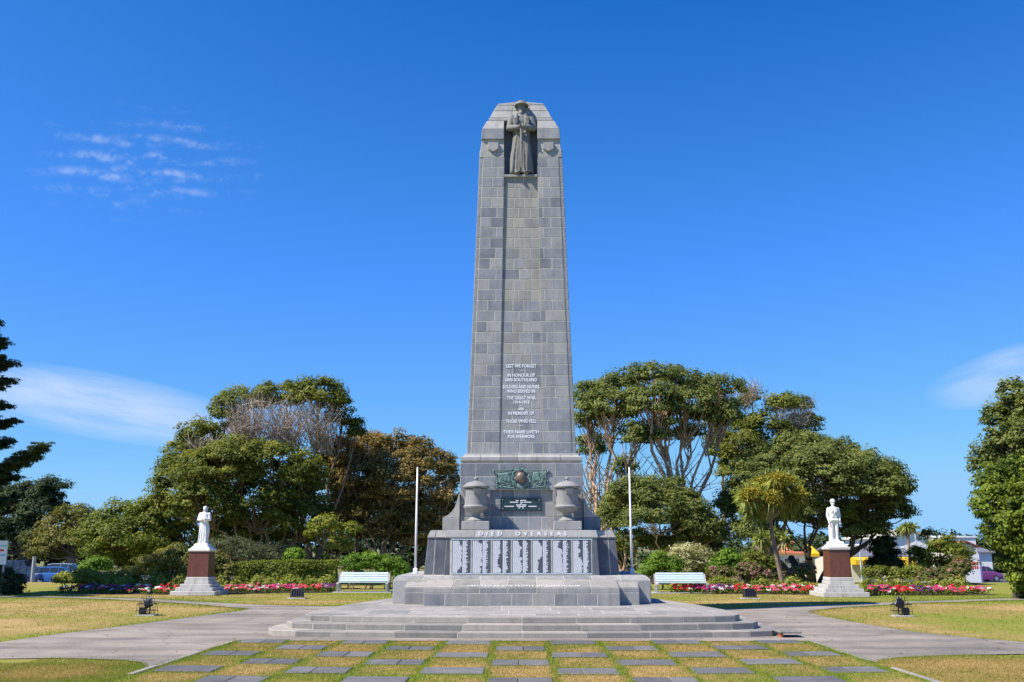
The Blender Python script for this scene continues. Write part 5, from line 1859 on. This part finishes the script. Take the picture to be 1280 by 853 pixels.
branch_tree('macrocarpa_tree', 54, (940, 712), [(912, 528, 26, 16), (950, 538, 30, 18), (972, 508, 20, 11), (996, 506, 20, 11), (1012, 528, 20, 16), (905, 556, 20, 18), (925, 560, 34, 18), (960, 575, 36, 22), (1000, 560, 30, 24), (938, 500, 14, 10), (910, 585, 18, 18), (940, 608, 30, 20)],
            'tall macrocarpa with dead grey twigs on top between the gum and the dense tree', 'macro', 'bark', leaf=.155, sub_r=.52, trunk_r=.4, stems=3,
            twiggy=[(990, 520, 30, 20, 120, .022), (934, 490, 18, 14, 60, .020), (945, 580, 36, 24, 40, .03)])
branch_tree('dense_tree', 46.5, (1015, 716),
            [(1000, 562, 34, 18), (1040, 566, 38, 18), (965, 580, 32, 20), (1078, 590, 34, 22), (1108, 608, 24, 24), (1116, 630, 14, 14), (935, 606, 26, 24), (1010, 596, 50, 28, -2.6), (1060, 612, 46, 28, -2.4),
             (958, 625, 36, 28, -1.6), (920, 636, 18, 20), (1095, 640, 32, 24, -1), (1010, 640, 50, 28, -1.2), (1060, 660, 40, 22, -.8), (940, 660, 30, 22, -.4), (1086, 656, 20, 12)],
            'dense broad green tree behind the trooper statue and the cabbage tree', 'gum', 'dark_bark', leaf=.145, sub_r=.46, trunk_r=.42, stems=5, fork=.75, bottom=-.4, dens=1.1)
branch_tree('garden_tree', 47, (1112, 716), [(1096, 684, 14, 12), (1108, 696, 14, 10), (1102, 706, 18, 9)],
            'low dark garden tree just beyond the trooper statue', 'dark', 'dark_bark', leaf=.15, sub_r=.36, trunk_r=.1)
branch_tree('garden_tree', 44, (1168, 718), [(1168, 684, 20, 14), (1186, 684, 12, 9), (1158, 696, 12, 12), (1174, 704, 26, 12), (1194, 700, 16, 14), (1163, 671, 8, 7), (1200, 714, 16, 10)],
            'loose small tree with upright sprigs in front of the shops', 'green', 'dark_bark', leaf=.14, sub_r=.34, trunk_r=.1, shell=.3, n_leaf=45)
branch_tree('feathery_tree', 42, (1282, 718), [(1272, 492, 14, 16), (1262, 520, 20, 16), (1280, 510, 20, 20), (1252, 548, 22, 18), (1276, 550, 26, 26), (1246, 575, 24, 20), (1275, 590, 30, 30), (1290, 530, 20, 40), (1300, 600, 40, 60)],
            'tall feathery dark tree rising behind the big glossy bush', 'gum', 'dark_bark', leaf=.17, sub_r=.42, trunk_r=.35, bottom=-.5, n_leaf=55)
branch_tree('glossy_bush', 31.8, (1275, 740),
            [(1249, 605, 24, 24), (1279, 602, 26, 28), (1239, 632, 24, 24), (1273, 640, 38, 32, -1.2), (1247, 664, 32, 26, -.8), (1291, 665, 40, 40, -1.4), (1273, 700, 34, 28, -.8), (1291, 722, 32, 24, -1), (1273, 732, 18, 14, -.6), (1311, 640, 30, 60), (1321, 710, 40, 40)],
            'big rounded glossy green bush growing to the ground at the picture edge', 'glossy', 'dark_bark', leaf=.115, sub_r=.30, trunk_r=.2, bottom=-.8, asp=.6, n_leaf=60, dens=1.15, cat='bush', up=.35)


def bush(name, Y, clumps, label, leafm, leaf=.10, sub_r=.24, n_leaf=50, group=None, cat='bush', dens=1.0, asp=.5, up=.4, bottom=-.6, flat=.75):
    bx = at(sum(c[0] for c in clumps) / len(clumps), 700, Y).x
    t = Tree(name, (bx, Y, 0), label, cat, group)
    m = mpp(Y)
    for c in clumps:
        px, py, rx, ry = c[:4]
        dy = c[4] if len(c) > 4 else 0
        w = at(px, py, Y)
        r = (rx * m, max(rx * .8, ry) * m * .8, ry * m)
        cc = Vector((w.x, Y + dy, max(w.z, .1)))
        ns = max(8, int(dens * 10 * max(.25, r[0] * r[2]) / (sub_r * sub_r)))
        t.bough(cc, r, ns, sub_r, n_leaf, leaf, flat=flat, up=up, bottom=bottom)
        for _ in range(5):
            q = cc + Vector((rng.uniform(-.6, .6) * r[0], rng.uniform(-.6, .6) * r[1], r[2] * rng.uniform(0, .6)))
            t.limb([(cc.x + rng.normal(0, .12), Y + dy + rng.normal(0, .1), -.03), q], .025, .008, 4, .03)
    o = t.done(leafm, 'bark', crown='foliage', trunk='stems', asp=asp)
    for c in o.children:
        if c.name.startswith('stems'):
            c['kind'] = 'stuff'
    return o


def hedge(name, Y, px0, px1, py0, depth, label, leafm, leaf=.085, n=9000, group=None):
    """a clipped hedge: leaves over a rounded box, uneven on top"""
    a, b = at(px0, 720, Y).x, at(px1, 720, Y).x
    H = at((px0 + px1) / 2, py0, Y).z
    t = Tree(name, ((a + b) / 2, Y, 0), label, 'hedge', group)
    x = rng.uniform(a, b, n); u = rng.random(n)
    y = np.where(u < .5, Y - depth / 2 + rng.normal(0, .05, n), Y + rng.uniform(-.5, .5, n) * depth)
    z = np.where(u < .5, rng.uniform(0, H, n), H + rng.normal(0, .04, n))
    z = z * (1 + .10 * (vnoise(x, y, .9, 21) - .5) + .05 * (vnoise(x, y, 3, 22) - .5))
    y = y + .12 * (vnoise(x, z, 1.6, 23) - .5) * 2
    e = (u >= .5).astype(float)[:, None]
    nn = unit(np.array([0, -1, .35]) * (1 - e) + np.array([0, -.1, 1]) * e + rng.normal(size=(n, 3)) * .6)
    tone = np.clip(.45 + .35 * (vnoise(x, z, 4, 24) - .5) + rng.normal(0, .2, n), 0, 1)
    t.P, t.N, t.T, t.L = [np.stack([x, y, z], 1)], [nn], [tone], [np.full(n, leaf)]
    for i in range(10):
        xx = a + (b - a) * (i + .5) / 10
        t.limb([(xx, Y, -.03), (xx + .1, Y, H * .8)], .03, .012, 4, .02)
    return t.done(leafm, 'bark', crown='foliage', trunk='stems', asp=.55)


# left garden
bush('clipped_dome_bush', 34.0, [(4, 732, 26, 20), (-14, 728, 26, 26)], 'dark clipped dome bush at the edge beside the parking', 'dark', leaf=.09, sub_r=.2, bottom=-.8, dens=1.4)
bush('garden_bush', 38.5, [(122, 707, 17, 10), (112, 711, 12, 8)], 'bright green round bush right of the parked cars', 'bright', sub_r=.22)
bush('garden_bush', 37.0, [(212, 700, 24, 16), (186, 712, 26, 16), (160, 722, 22, 12), (222, 718, 22, 16), (205, 725, 24, 12)], 'wide sprawling green bush left of the robed statue', 'gold', sub_r=.26)
bush('garden_bush', 36.6, [(228, 702, 14, 14), (222, 690, 10, 10), (236, 712, 8, 14)], 'yellow green upright bush touching the robed statue pedestal on its left', 'gold', sub_r=.2)
bush('garden_bush', 36.6, [(272, 704, 13, 14), (284, 714, 10, 10), (266, 716, 12, 10)], 'gold tipped bush touching the robed statue pedestal on its right', 'gold', sub_r=.2)
bush('garden_bush', 41.0, [(285, 684, 26, 14), (312, 690, 26, 14), (335, 696, 16, 12), (262, 690, 18, 14)], 'soft grey green spreading bush behind the clipped hedge', 'grey_green', sub_r=.3, asp=.3)
bush('garden_bush', 40.5, [(368, 697, 12, 11)], 'small bright green pointed bush peeping over the clipped hedge', 'bright', sub_r=.2)
hedge('clipped_hedge', 38.5, 298, 424, 704.5, 1.0, 'clipped yellow green box hedge behind the red flowers', 'hedge', n=30000)
bush('conifer_shrub', 38.2, [(440, 706, 16, 12), (462, 704, 18, 13), (486, 708, 18, 14), (500, 714, 10, 10)], 'bright green feathery shrub right behind the bench at the end of the clipped hedge', 'bright', sub_r=.24, asp=.35)

bush('border_plants', 36.3, [(84, 724, 16, 7), (104, 721, 18, 9), (130, 724, 18, 7), (152, 728, 14, 6)], 'low lime green mound above the pink flower bed by the parked cars', 'lime', sub_r=.2, leaf=.11)

# right garden
bush('conifer_shrub', 38.0, [(812, 712, 12, 12), (826, 703, 9, 14), (842, 708, 12, 12)], 'bright green upright conifer shrub behind the bench left end', 'bright', sub_r=.22, asp=.3, up=.9)
bush('variegated_shrub', 39.0, [(862, 692, 26, 12), (848, 700, 18, 12), (880, 702, 18, 14), (862, 708, 24, 12)], 'cream variegated shrub arching above the bench', 'cream', sub_r=.28, asp=.35)
bush('garden_bush', 38.6, [(908, 702, 16, 14), (896, 712, 10, 12), (922, 710, 12, 12)], 'fresh green bush right of the cream variegated shrub', 'bright', sub_r=.24)
bush('azalea_bush', 37.6, [(900, 718, 14, 8), (936, 714, 18, 10), (950, 722, 14, 8)], 'faded pink flowering shrub left of the cabbage tree trunk', 'pinkish', sub_r=.22, asp=.6)
bush('azalea_bush', 38.2, [(1005, 714, 14, 8), (990, 720, 10, 7)], 'reddish flowering shrub between cabbage tree and trooper statue', 'pinkish', sub_r=.22, asp=.6)
bush('garden_bush', 39.6, [(945, 700, 18, 10), (962, 706, 12, 10)], 'loose green bush behind the faded pink shrub', 'green', sub_r=.24)
bush('hydrangea_bush', 39.0, [(1186, 718, 18, 9), (1200, 710, 9, 8), (1162, 722, 12, 7)], 'leafy bush with scattered pink flower heads below the loose small tree', 'pinkish', sub_r=.2, asp=.7)
bush('garden_bush', 40.5, [(1098, 718, 20, 9), (1125, 720, 22, 8), (1145, 716, 14, 9)], 'dark green bush low behind the flower bed beyond the trooper statue', 'green', sub_r=.26)
bush('spiky_bush', 41.0, [(1200, 706, 8, 12), (1193, 716, 9, 8)], 'yellowish spiky bush beside the white sign', 'olive', sub_r=.2, asp=.2, up=.9)


def cabbage_tree(Y, trunk, heads, label, seed=True, leafn=260, L=.66, group=None):
    """bare leaning trunk with heads of sword leaves"""
    pts = [at(px, py, Y) for px, py in trunk]
    pts[0].z = 0
    r = root('cabbage_tree', pts[0], label, 'tree', group)
    w = MB()
    mid = []
    for i in range(len(pts) - 1):
        for k in range(4):
            mid.append(pts[i].lerp(pts[i + 1], k / 4))
    mid.append(pts[-1])
    n = len(mid)
    w.tube(mid, [.10 - .03 * (i / n) for i in range(n)], 10, cap=False)
    top = pts[-1]
    P, F, T, off = [], [], [], 0
    SP, SN, ST = [], [], []
    for (px, py, k) in heads:
        c = at(px, py, Y + rng.uniform(-.5, .5))
        w.tube([top + Vector((0, 0, -.3)), top.lerp(c, .5) + Vector((0, 0, -.15)), c], [.09, .075, .06], 6, cap=False)
        m = int(leafn * k)
        d = unit(rng.normal(size=(m, 3)) * np.array([1, 1, .9]) + np.array([0, 0, .15]))
        l = L * rng.uniform(.7, 1.15, m)[:, None] * (.75 + .25 * k)
        s_ = unit(np.cross(d, [0, 0, 1]) + rng.normal(0, .1, (m, 3)))
        c0 = np.array(c)
        a = c0 + d * .06
        b = c0 + d * l * .6
        e = c0 + d * l + np.array([0, 0, -1]) * l * np.clip(.30 - .2 * d[:, 2:3], .05, .5)
        ww = .028
        v = np.stack([a - s_ * ww * .7, a + s_ * ww * .7, b + s_ * ww, e, b - s_ * ww], 1)
        f = np.arange(m * 5).reshape(-1, 5) + off
        P.append(v.reshape(-1, 3)); F.append(f); off += m * 5
        T.append(np.repeat(np.clip(rng.normal(.5, .22, m), 0, 1), 5))
        if seed:
            q = unit(rng.normal(size=(1300, 3)) + np.array([0, 0, .3])) * (rng.uniform(.25, 1, (1300, 1)) ** .5)
            SP.append(c0 + np.array([0, -.16, -.02]) + q * np.array([.44, .40, .36]) * (.7 + .4 * k))
    w.obj('trunk', M['bark'], r, smooth=True)
    mesh_obj('crown', np.concatenate(P), np.concatenate(F), M['sword'], r, tone=np.concatenate(T))
    if seed:
        SP = np.concatenate(SP)
        k = len(SP)
        v, f, t = leaf_quads(SP, unit(rng.normal(size=(k, 3))), np.full(k, .09), np.full(k, .045), np.clip(rng.normal(.5, .25, k), 0, 1))
        o = mesh_obj('seed_heads', v, f, M['seed'], r, tone=t)
        o['kind'] = 'stuff'


cabbage_tree(37.5, [(979, 728), (972, 700), (965, 668), (962, 640)], [(958, 605, 1.0), (937, 620, .9), (982, 606, 1.0), (964, 622, .9), (993, 618, .8), (947, 608, .8), (972, 601, .9), (944, 634, .7), (984, 628, .6)],
             'cabbage tree with a leaning bare trunk and ochre seed heads in its crown')
cabbage_tree(40.5, [(962, 716), (963, 690)], [(952, 672, .6), (980, 674, .7), (966, 668, .6)], 'short cabbage tree showing grey sword leaves behind the leaning trunk', seed=False, leafn=170, L=.55)
cabbage_tree(58, [(1138, 716), (1137, 690), (1134, 664)], [(1134, 659, .9), (1126, 663, .7), (1142, 658, .6)], 'thin dark cabbage tree standing against the white gabled building', seed=False, leafn=110, L=.48)


# ---- flower beds
def flower_bed(pts, label, pale=.1, dens=1.0, backfol='lime', hback=.55, petal_w=None):
    """a ribbon of bedding flowers in front, leafy border plants behind; pts are ground points along the front edge"""
    pts = [Vector((p[0], p[1], 0)) for p in pts]
    r = root('flower_bed', pts[0], label, 'flower bed', 'flower beds round the lawn')
    segL = [(pts[i + 1] - pts[i]).length for i in range(len(pts) - 1)]
    tot = sum(segL)
    def along(u):
        d = u * tot
        for i, l in enumerate(segL):
            if d <= l or i == len(segL) - 1:
                return pts[i].lerp(pts[i + 1], min(1, d / l)), (pts[i + 1] - pts[i]).normalized()
            d -= l
    mb = MB()
    fr, bk = [], []
    for k in range(17):
        p, d = along(k / 16)
        nrm = Vector((-d.y, d.x, 0))
        fr.append(p); bk.append(p + nrm * 2.4)
    vs = [(*p.xy, .012) for p in fr] + [(p.x, p.y, .05) for p in bk]
    mb.add(vs, [(i, i + 1, 18 + i, 17 + i) for i in range(16)])
    mb.obj('soil', M['soil'], r)
    # petals
    n = int(tot * 26 * dens)
    P, N, T, L = [], [], [], []
    GP, GN, GT, GL = [], [], [], []
    drift = [rng.random() for _ in range(60)]
    for i in range(n):
        u = rng.random()
        p, d = along(u)
        nrm = Vector((-d.y, d.x, 0))
        back = rng.random() * .85
        p = p + nrm * (.10 + back)
        h = .10 + .16 * back + rng.uniform(0, .06)
        t0 = drift[int(u * tot / .75) % 60]
        t0 = np.clip((t0 * .62 if t0 < .86 else .74) + rng.normal(0, .05), 0, .84) if rng.random() > pale else rng.uniform(.86, 1)
        k = rng.integers(9, 16)
        q = unit(rng.normal(size=(k, 3))) * rng.uniform(.02, .09, (k, 1))
        q[:, 2] = np.abs(q[:, 2]) * .7
        P.append(np.array(p) + q + [0, 0, h]); N.append(unit(q * 3 + [0, -.4, .6] + rng.normal(size=(k, 3)) * .3)); T.append(np.clip(np.full(k, t0) + rng.normal(0, .02, k), 0, 1)); L.append(rng.uniform(.05, .085, k))
        k = 12
        q = rng.normal(size=(k, 3)) * [.10, .10, .05]
        GP.append(np.array(p) + q + [0, 0, h * .6]); GN.append(unit(rng.normal(size=(k, 3)) + [0, -.3, .6])); GT.append(np.clip(rng.normal(.4, .2, k), 0, 1)); GL.append(rng.uniform(.06, .11, k))
    c = lambda a: np.concatenate(a)
    v, f, t = leaf_quads(c(P), c(N), c(L), c(L) * .9, c(T))
    o = mesh_obj('flowers', v, f, M['petals'], r, tone=t); o['kind'] = 'stuff'
    v, f, t = leaf_quads(c(GP), c(GN), c(GL), c(GL) * .55, c(GT))
    o = mesh_obj('bedding_leaves', v, f, M['green'], r, tone=t); o['kind'] = 'stuff'
    # border plants behind: arching strappy tufts
    P, N, T, L = [], [], [], []
    n = int(tot * 7.5)
    for i in range(n):
        p, d = along(rng.random())
        nrm = Vector((-d.y, d.x, 0))
        p = p + nrm * rng.uniform(1.05, 2.2)
        h = hback * rng.uniform(.6, 1.15)
        k = 70
        q = unit(rng.normal(size=(k, 3))) * rng.uniform(.3, 1, (k, 1)) * [.26, .26, h * .55]
        P.append(np.array(p) + q + [0, 0, h * .55]); N.append(unit(q + rng.normal(size=(k, 3)) * .3 + [0, -.2, .3]))
        T.append(np.clip(rng.normal(rng.uniform(.3, .65), .2, k), 0, 1)); L.append(rng.uniform(.12, .22, k))
    v, f, t = leaf_quads(c(P), c(N), c(L), c(L) * .3, c(T))
    o = mesh_obj('border_plants', v, f, M[backfol], r, tone=t); o['kind'] = 'stuff'


flower_bed([gnd(*p) for p in ((266, 742.5), (330, 742), (424, 741))], 'red and white flower bed in front of the clipped yellow green hedge', pale=.14)
flower_bed([gnd(*p) for p in ((66, 741.5), (110, 742.5), (160, 743.5), (212, 744))], 'pink flower bed ending at the parked cars', pale=.2, dens=.8)
flower_bed([gnd(*p) for p in ((836, 742), (900, 743), (965, 743.5), (1026, 744.0))], 'magenta and red flower bed below the cabbage tree', pale=.12, dens=1.25)
flower_bed([gnd(*p) for p in ((1090, 744.5), (1150, 745), (1200, 744.8), (1250, 744.5))], 'mixed red and purple flower bed running to the glossy bush', pale=.1, dens=1.25)

# ================================================================== BEYOND THE GARDEN
def far_woods():
    """the mass of trees closing the view behind the garden"""
    P, N, T, L = [], [], [], []
    for x0, x1, h, y, n in ((-120, -4, 3.6, 150, 260), (2, 21, 1.5, 74, 60), (34, 90, 1.9, 125, 110)):
        for i in range(n):
            c = (rng.uniform(x0, x1), y + rng.uniform(-3, 3), rng.uniform(-1.2, h))
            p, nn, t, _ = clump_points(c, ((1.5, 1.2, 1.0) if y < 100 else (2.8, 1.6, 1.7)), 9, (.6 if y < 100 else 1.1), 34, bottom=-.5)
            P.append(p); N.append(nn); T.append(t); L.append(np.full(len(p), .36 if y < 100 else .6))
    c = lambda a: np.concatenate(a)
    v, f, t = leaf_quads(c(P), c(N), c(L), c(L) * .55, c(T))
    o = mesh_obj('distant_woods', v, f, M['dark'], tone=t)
    tag(o, 'dark mass of far trees closing the view behind the garden', None, None, 'stuff')


far_woods()


def car(x, y, heading, paint, label, L=4.25, Wd=1.70, H=1.45, hatch=True):
    zc_ = gz(y) - .035
    r = root('parked_car', (x, y, zc_), label, 'car', 'cars parked beyond the garden')
    ca, sa = math.cos(heading), math.sin(heading)
    tf = lambda p: (x + p[0] * ca - p[1] * sa, y + p[0] * sa + p[1] * ca, p[2] + zc_)
    def put(mb, name, mat, parent, smooth=False):
        mb.v = [tf(p) for p in mb.v]
        o = mb.obj(name, M[mat], parent, smooth=smooth)
        bm = bmesh.new(); bm.from_mesh(o.data); bmesh.ops.recalc_face_normals(bm, faces=bm.faces); bm.to_mesh(o.data); bm.free()
        return o
    h, w = L / 2, Wd / 2
    # body: stations along the length with (x, z_bottom, z_shoulder, half width)
    stn = [(-h, .42, .72, .72), (-h + .08, .28, .86, .80), (-h + .5, .22, .93, .84), (-.9, .20, .95, .85), (.3, .20, .93, .85), (1.0, .20, .90, .84), (h - .45, .22, .80, .82), (h - .1, .28, .70, .76), (h, .40, .62, .66)]
    vs, fs = [], []
    for (xx, zb, zs, hw) in stn:
        hw = hw * w / .85
        vs += [(xx, -hw * .94, zb), (xx, -hw, zb + .22), (xx, -hw * .99, zs - .06), (xx, -hw * .90, zs), (xx, hw * .90, zs), (xx, hw * .99, zs - .06), (xx, hw, zb + .22), (xx, hw * .94, zb)]
    for i in range(len(stn) - 1):
        for k in range(8):
            fs.append((i * 8 + k, i * 8 + (k + 1) % 8, (i + 1) * 8 + (k + 1) % 8, (i + 1) * 8 + k))
    fs += [tuple(range(8)), tuple(len(vs) - 8 + k for k in range(8))]
    body = put(MB().add(vs, fs), 'body', paint, r, True)
    smooth_by_angle(body, 50)
    back = -h + .15 if hatch else -h + .7
    roof = [(back + .25, H - .10), (back + .7, H), (.1, H), (.55, H - .05)]
    mb = MB()
    vs, fs = [], []
    for xx, z in roof:
        vs += [(xx, -w * .68, z), (xx, w * .68, z), (xx, w * .70, z - .05), (xx, -w * .70, z - .05)]
    for i in range(3):
        for k in range(4):
            fs.append((i * 4 + k, i * 4 + (k + 1) % 4, (i + 1) * 4 + (k + 1) % 4, (i + 1) * 4 + k))
    fs += [(0, 1, 2, 3), (12, 13, 14, 15)]
    put(mb.add(vs, fs), 'roof', paint, r)
    zs = .92
    low = [(back, zs), (1.05, zs - .03)]
    gl = MB()
    gl.add([(back, -w * .84, zs), (1.10, -w * .84, zs - .03), (1.10, w * .84, zs - .03), (back, w * .84, zs), (back + .25, -w * .685, H - .10), (.55, -w * .685, H - .07), (.55, w * .685, H - .07), (back + .25, w * .685, H - .10)],
           [(0, 1, 5, 4), (1, 2, 6, 5), (2, 3, 7, 6), (3, 0, 4, 7), (4, 5, 6, 7)])
    put(gl, 'windows', 'car_glass', r)
    for s in (-1, 1):
        for xx in (-.45, .25):
            put(MB().tube([(xx, s * w * .855, zs - .02), (xx - .02, s * w * .70, H - .06)], .03, 5), 'pillar', paint, r)
        for xx in (-h + .78, h - .80):
            wh = MB().tube([(xx, s * (w - .17), .30), (xx, s * (w + .01), .30)], .30, 18)
            wo = put(wh, 'wheel', 'rubber', r)
            put(MB().tube([(xx, s * (w - .02), .30), (xx, s * (w + .02), .30)], .19, 12), 'rim', 'rim', wo)
        put(MB().ell((h - .16, s * .54, .62), (.12, .16, .07)), 'headlight', 'lens', r, True)
        put(MB().ell((-h + .06, s * .60, .78), (.07, .13, .09)), 'tail_light', 'red_lamp', r, True)


def car_at(px, Y, *a, **k):
    car(at(px, 720, Y).x, Y, *a, **k)


car_at(72, 86, R(8), 'blue_paint', 'bright blue hatchback parked beside the yellow green plants', L=3.9)
car_at(84, 94, R(5), 'silver_paint', 'silver car with its roof showing behind the bright blue hatchback', H=1.6)
car_at(32, 86, R(172), 'navy_paint', 'dark navy car half hidden by the clipped dome bush', L=4.2)
car_at(24, 97, R(5), 'navy_paint', 'dark people carrier parked farthest back under the olive tree', L=4.6, H=1.85)
car_at(1226, 92, R(4), 'purple_paint', 'purple car parked on the road in front of the white sign', L=3.6, Wd=1.7, H=1.4)
_px = at(43, 700, 80).x
MB().tube([(_px, 80, -1.6), (_px, 80, at(43, 696, 80).z)], .16, 8).obj('bollard_post', M['concrete'])
tag(bpy.data.objects['bollard_post'], 'pale grey post standing between the parked cars', 'post')


def sign_left():
    Y = 33.6
    a, b = at(-14, 690, Y), at(9, 690, Y)
    z0, z1 = at(0, 706, Y).z, at(0, 676, Y).z
    r = root('notice_board', ((a.x + b.x) / 2, Y, 0), 'white notice board with blue and red print above the clipped dome bush', 'sign')
    pn = MB().box(a.x, b.x, Y - .03, Y + .03, z0, z1, .008).obj('board', M['pole'], r)
    for k in (.15, .85):
        x = a.x + (b.x - a.x) * k
        MB().box(x - .03, x + .03, Y + .03, Y + .09, -.05, z1 - .02).obj('post', M['concrete'], r)
    MB().box(a.x + .02, b.x - .02, Y - .036, Y - .031, z1 - .20, z1 - .16).obj('blue_band', M['sign_blue'], pn)
    MB().box(a.x + .04, b.x - .10, Y - .036, Y - .031, z1 - .36, z1 - .29).obj('red_print', M['sign_red'], pn)
    MB().box(a.x + .06, b.x - .04, Y - .036, Y - .031, z1 - .52, z1 - .45).obj('blue_print', M['sign_blue'], pn)


sign_left()


def gabled(name, px0, px1, Y, py_eave, py_ridge, depth, wallm, roofm, label, ridge_along='x', over=.3, windows=()):
    a, b = at(px0, 700, Y).x, at(px1, 700, Y).x
    ze, zr = at((px0 + px1) / 2, py_eave, Y).z, at((px0 + px1) / 2, py_ridge, Y).z
    r = root(name, ((a + b) / 2, Y, 0), label, 'building')
    c = (a + b) / 2
    if ridge_along == 'y':
        w = MB().add([(a, Y, -1.7), (b, Y, -1.7), (b, Y + depth, -1.7), (a, Y + depth, -1.7), (a, Y, ze), (b, Y, ze), (b, Y + depth, ze), (a, Y + depth, ze), (c, Y, zr - .06), (c, Y + depth, zr - .06)],
                     [(3, 2, 1, 0), (0, 1, 5, 8, 4), (1, 2, 6, 5), (2, 3, 7, 9, 6), (3, 0, 4, 7)]).obj('wall', M[wallm], r)
        for s, xx in ((-1, a - over), (1, b + over)):
            zz_ = ze - over * (zr - ze) / max(.1, (b - a) / 2)
            vs = [(c, Y - over, zr), (xx, Y - over, zz_), (xx, Y + depth, zz_), (c, Y + depth, zr)]
            vs += [(p[0], p[1], p[2] + .12) for p in vs]
            MB().add(vs, [(0, 1, 2, 3), (7, 6, 5, 4), (0, 4, 5, 1), (1, 5, 6, 2), (2, 6, 7, 3), (3, 7, 4, 0)]).obj('roof', M[roofm], r)
    else:
        w = MB().box(a, b, Y, Y + depth, -1.7, ze).obj('wall', M[wallm], r)
        for s in (0, 1):
            y0 = Y - over if s == 0 else Y + depth + over
            vs = [(a - over, y0, ze - .05), (b + over, y0, ze - .05), (b + over, Y + depth / 2, zr), (a - over, Y + depth / 2, zr)]
            vs += [(p[0], p[1], p[2] + .12) for p in vs]
            MB().add(vs, [(3, 2, 1, 0), (4, 5, 6, 7), (0, 1, 5, 4), (1, 2, 6, 5), (2, 3, 7, 6), (3, 0, 4, 7)]).obj('roof', M[roofm], r)
    for (wx0, wx1, wy0, wy1) in windows:
        p, q = at(wx0, wy1, Y), at(wx1, wy0, Y)
        f = MB().box(p.x, q.x, Y - .04, Y + .05, p.z, q.z, .01).obj('window', M['pole'], r)
        MB().box(p.x + .08, q.x - .08, Y - .055, Y - .041, p.z + .08, q.z - .08).obj('pane', M['car_glass'], f)
    return r


gabled('shop', 1064, 1146, 64, 697, 684, 9, 'wall_cream', 'roof_grey', 'single storey shop with a low grey roof and yellow awnings', windows=[(1076, 1092, 708, 718), (1100, 1118, 708, 718), (1124, 1140, 708, 718)])
for (p0, p1, lab) in ((1066, 1089, 'yellow awning nearest the trooper statue pedestal'), (1119, 1143, 'yellow awning beside the pale pole, right of the low dark garden tree')):
    A, B = at(p0, 700, 63.2), at(p1, 700, 63.2)
    z0, z1 = at(p0, 706, 63.2).z, at(p0, 698, 63.2).z
    mb = MB().add([(A.x, 62.7, z0), (B.x, 62.7, z0), (B.x, 62.7, z0 + .3), (A.x, 62.7, z0 + .3), (A.x, 63.9, z1 + .1), (B.x, 63.9, z1 + .1), (B.x, 63.9, z0), (A.x, 63.9, z0)],
                  [(0, 1, 2, 3), (3, 2, 5, 4), (1, 6, 5, 2), (0, 3, 4, 7), (0, 7, 6, 1), (4, 5, 6, 7)])
    tag(mb.obj('shop_awning', M['yellow'], loc=(A.x, 63, z0)), lab, 'awning', 'yellow shop awnings')
A, B = at(1010, 700, 63.2), at(1022, 700, 63.2)
tag(MB().add([(A.x, 62.7, 1.0), (B.x, 62.7, 1.0), (B.x - .2, 63.9, 1.75), (A.x + .2, 63.9, 1.75), (A.x, 62.7, 1.2), (B.x, 62.7, 1.2)], [(0, 1, 5, 4), (4, 5, 2, 3), (1, 2, 5), (0, 4, 3), (0, 3, 2, 1)]).obj('shop_awning', M['yellow'], loc=(A.x, 63, 1.0)), 'small yellow awning glimpsed between the dense tree trunks', 'awning', 'yellow shop awnings')
gabled('white_hall', 1116, 1162, 84, 672, 663.5, 12, 'wall_white', 'roof_pale', 'white hall with a pale gable behind the thin cabbage tree', 'y', windows=[(1124, 1130, 684, 694), (1146, 1152, 684, 694)])
gabled('white_warehouse', 1178, 1222, 92, 671.5, 670.5, 14, 'wall_white', 'wall_white', 'long low white warehouse far behind the loose small tree', over=.1)
gabled('red_roofed_house', 1198, 1220, 86, 683, 678, 6, 'wall_cream', 'roof_red', 'small house with a red brown gable before the white warehouse', 'y')
gabled('grey_roofed_shop', 1186, 1240, 99, 691, 684, 8, 'wall_white', 'roof_grey', 'white shop with a dark grey roof beside the big glossy bush', windows=[(1191, 1201, 697, 710)])
gabled('orange_roofed_house', 972, 1006, 72, 692, 678, 8, 'wall_white', 'roof_orange', 'white house with an orange roof glimpsed through the trunks', windows=[(980, 988, 697, 706), (994, 1000, 697, 706)])


def shop_sign():
    Y = 84
    a, b = at(1204, 700, Y), at(1226, 700, Y)
    z0, z1 = -1.45, at(1210, 691, Y).z
    r = root('shop_sign', ((a.x + b.x) / 2, Y, 0), 'tall white sign with red lettering and a purple edge above the purple car', 'sign')
    pn = MB().box(a.x, b.x - .14, Y - .04, Y + .04, z0, z1, .01).obj('board', M['wall_white'], r)
    MB().box(b.x - .135, b.x, Y - .06, Y + .06, -1.6, z1 + .1, .01).obj('post', M['purple'], r)
    mb = MB()
    for zc in (at(1210, 704.5, Y).z, at(1210, 709.5, Y).z):                # two short words, unreadable at this distance
        x = b.x - .28
        for k in range(5):
            w = random.uniform(.11, .17)
            mb.box(x - w, x, Y - .05, Y - .042, zc - .13, zc + .13)
            x -= w + .05
    o = mb.obj('lettering', M['sign_red'], pn)
    o['kind'] = 'stuff'


shop_sign()
for (px, py1, Y, lab) in ((1143, 655, 60, 'thin grey pole rising beside the thin cabbage tree'), (1075, 690, 60, 'thin white pole in front of the yellow awning by the trooper statue')):
    p = at(px, py1, Y)
    tag(MB().tube([(p.x, Y, gz(Y) - .1), (p.x, Y, p.z)], [.06, .045], 8).obj('street_pole', M['frame'], loc=(p.x, Y, 0)), lab, 'pole', 'poles along the road')
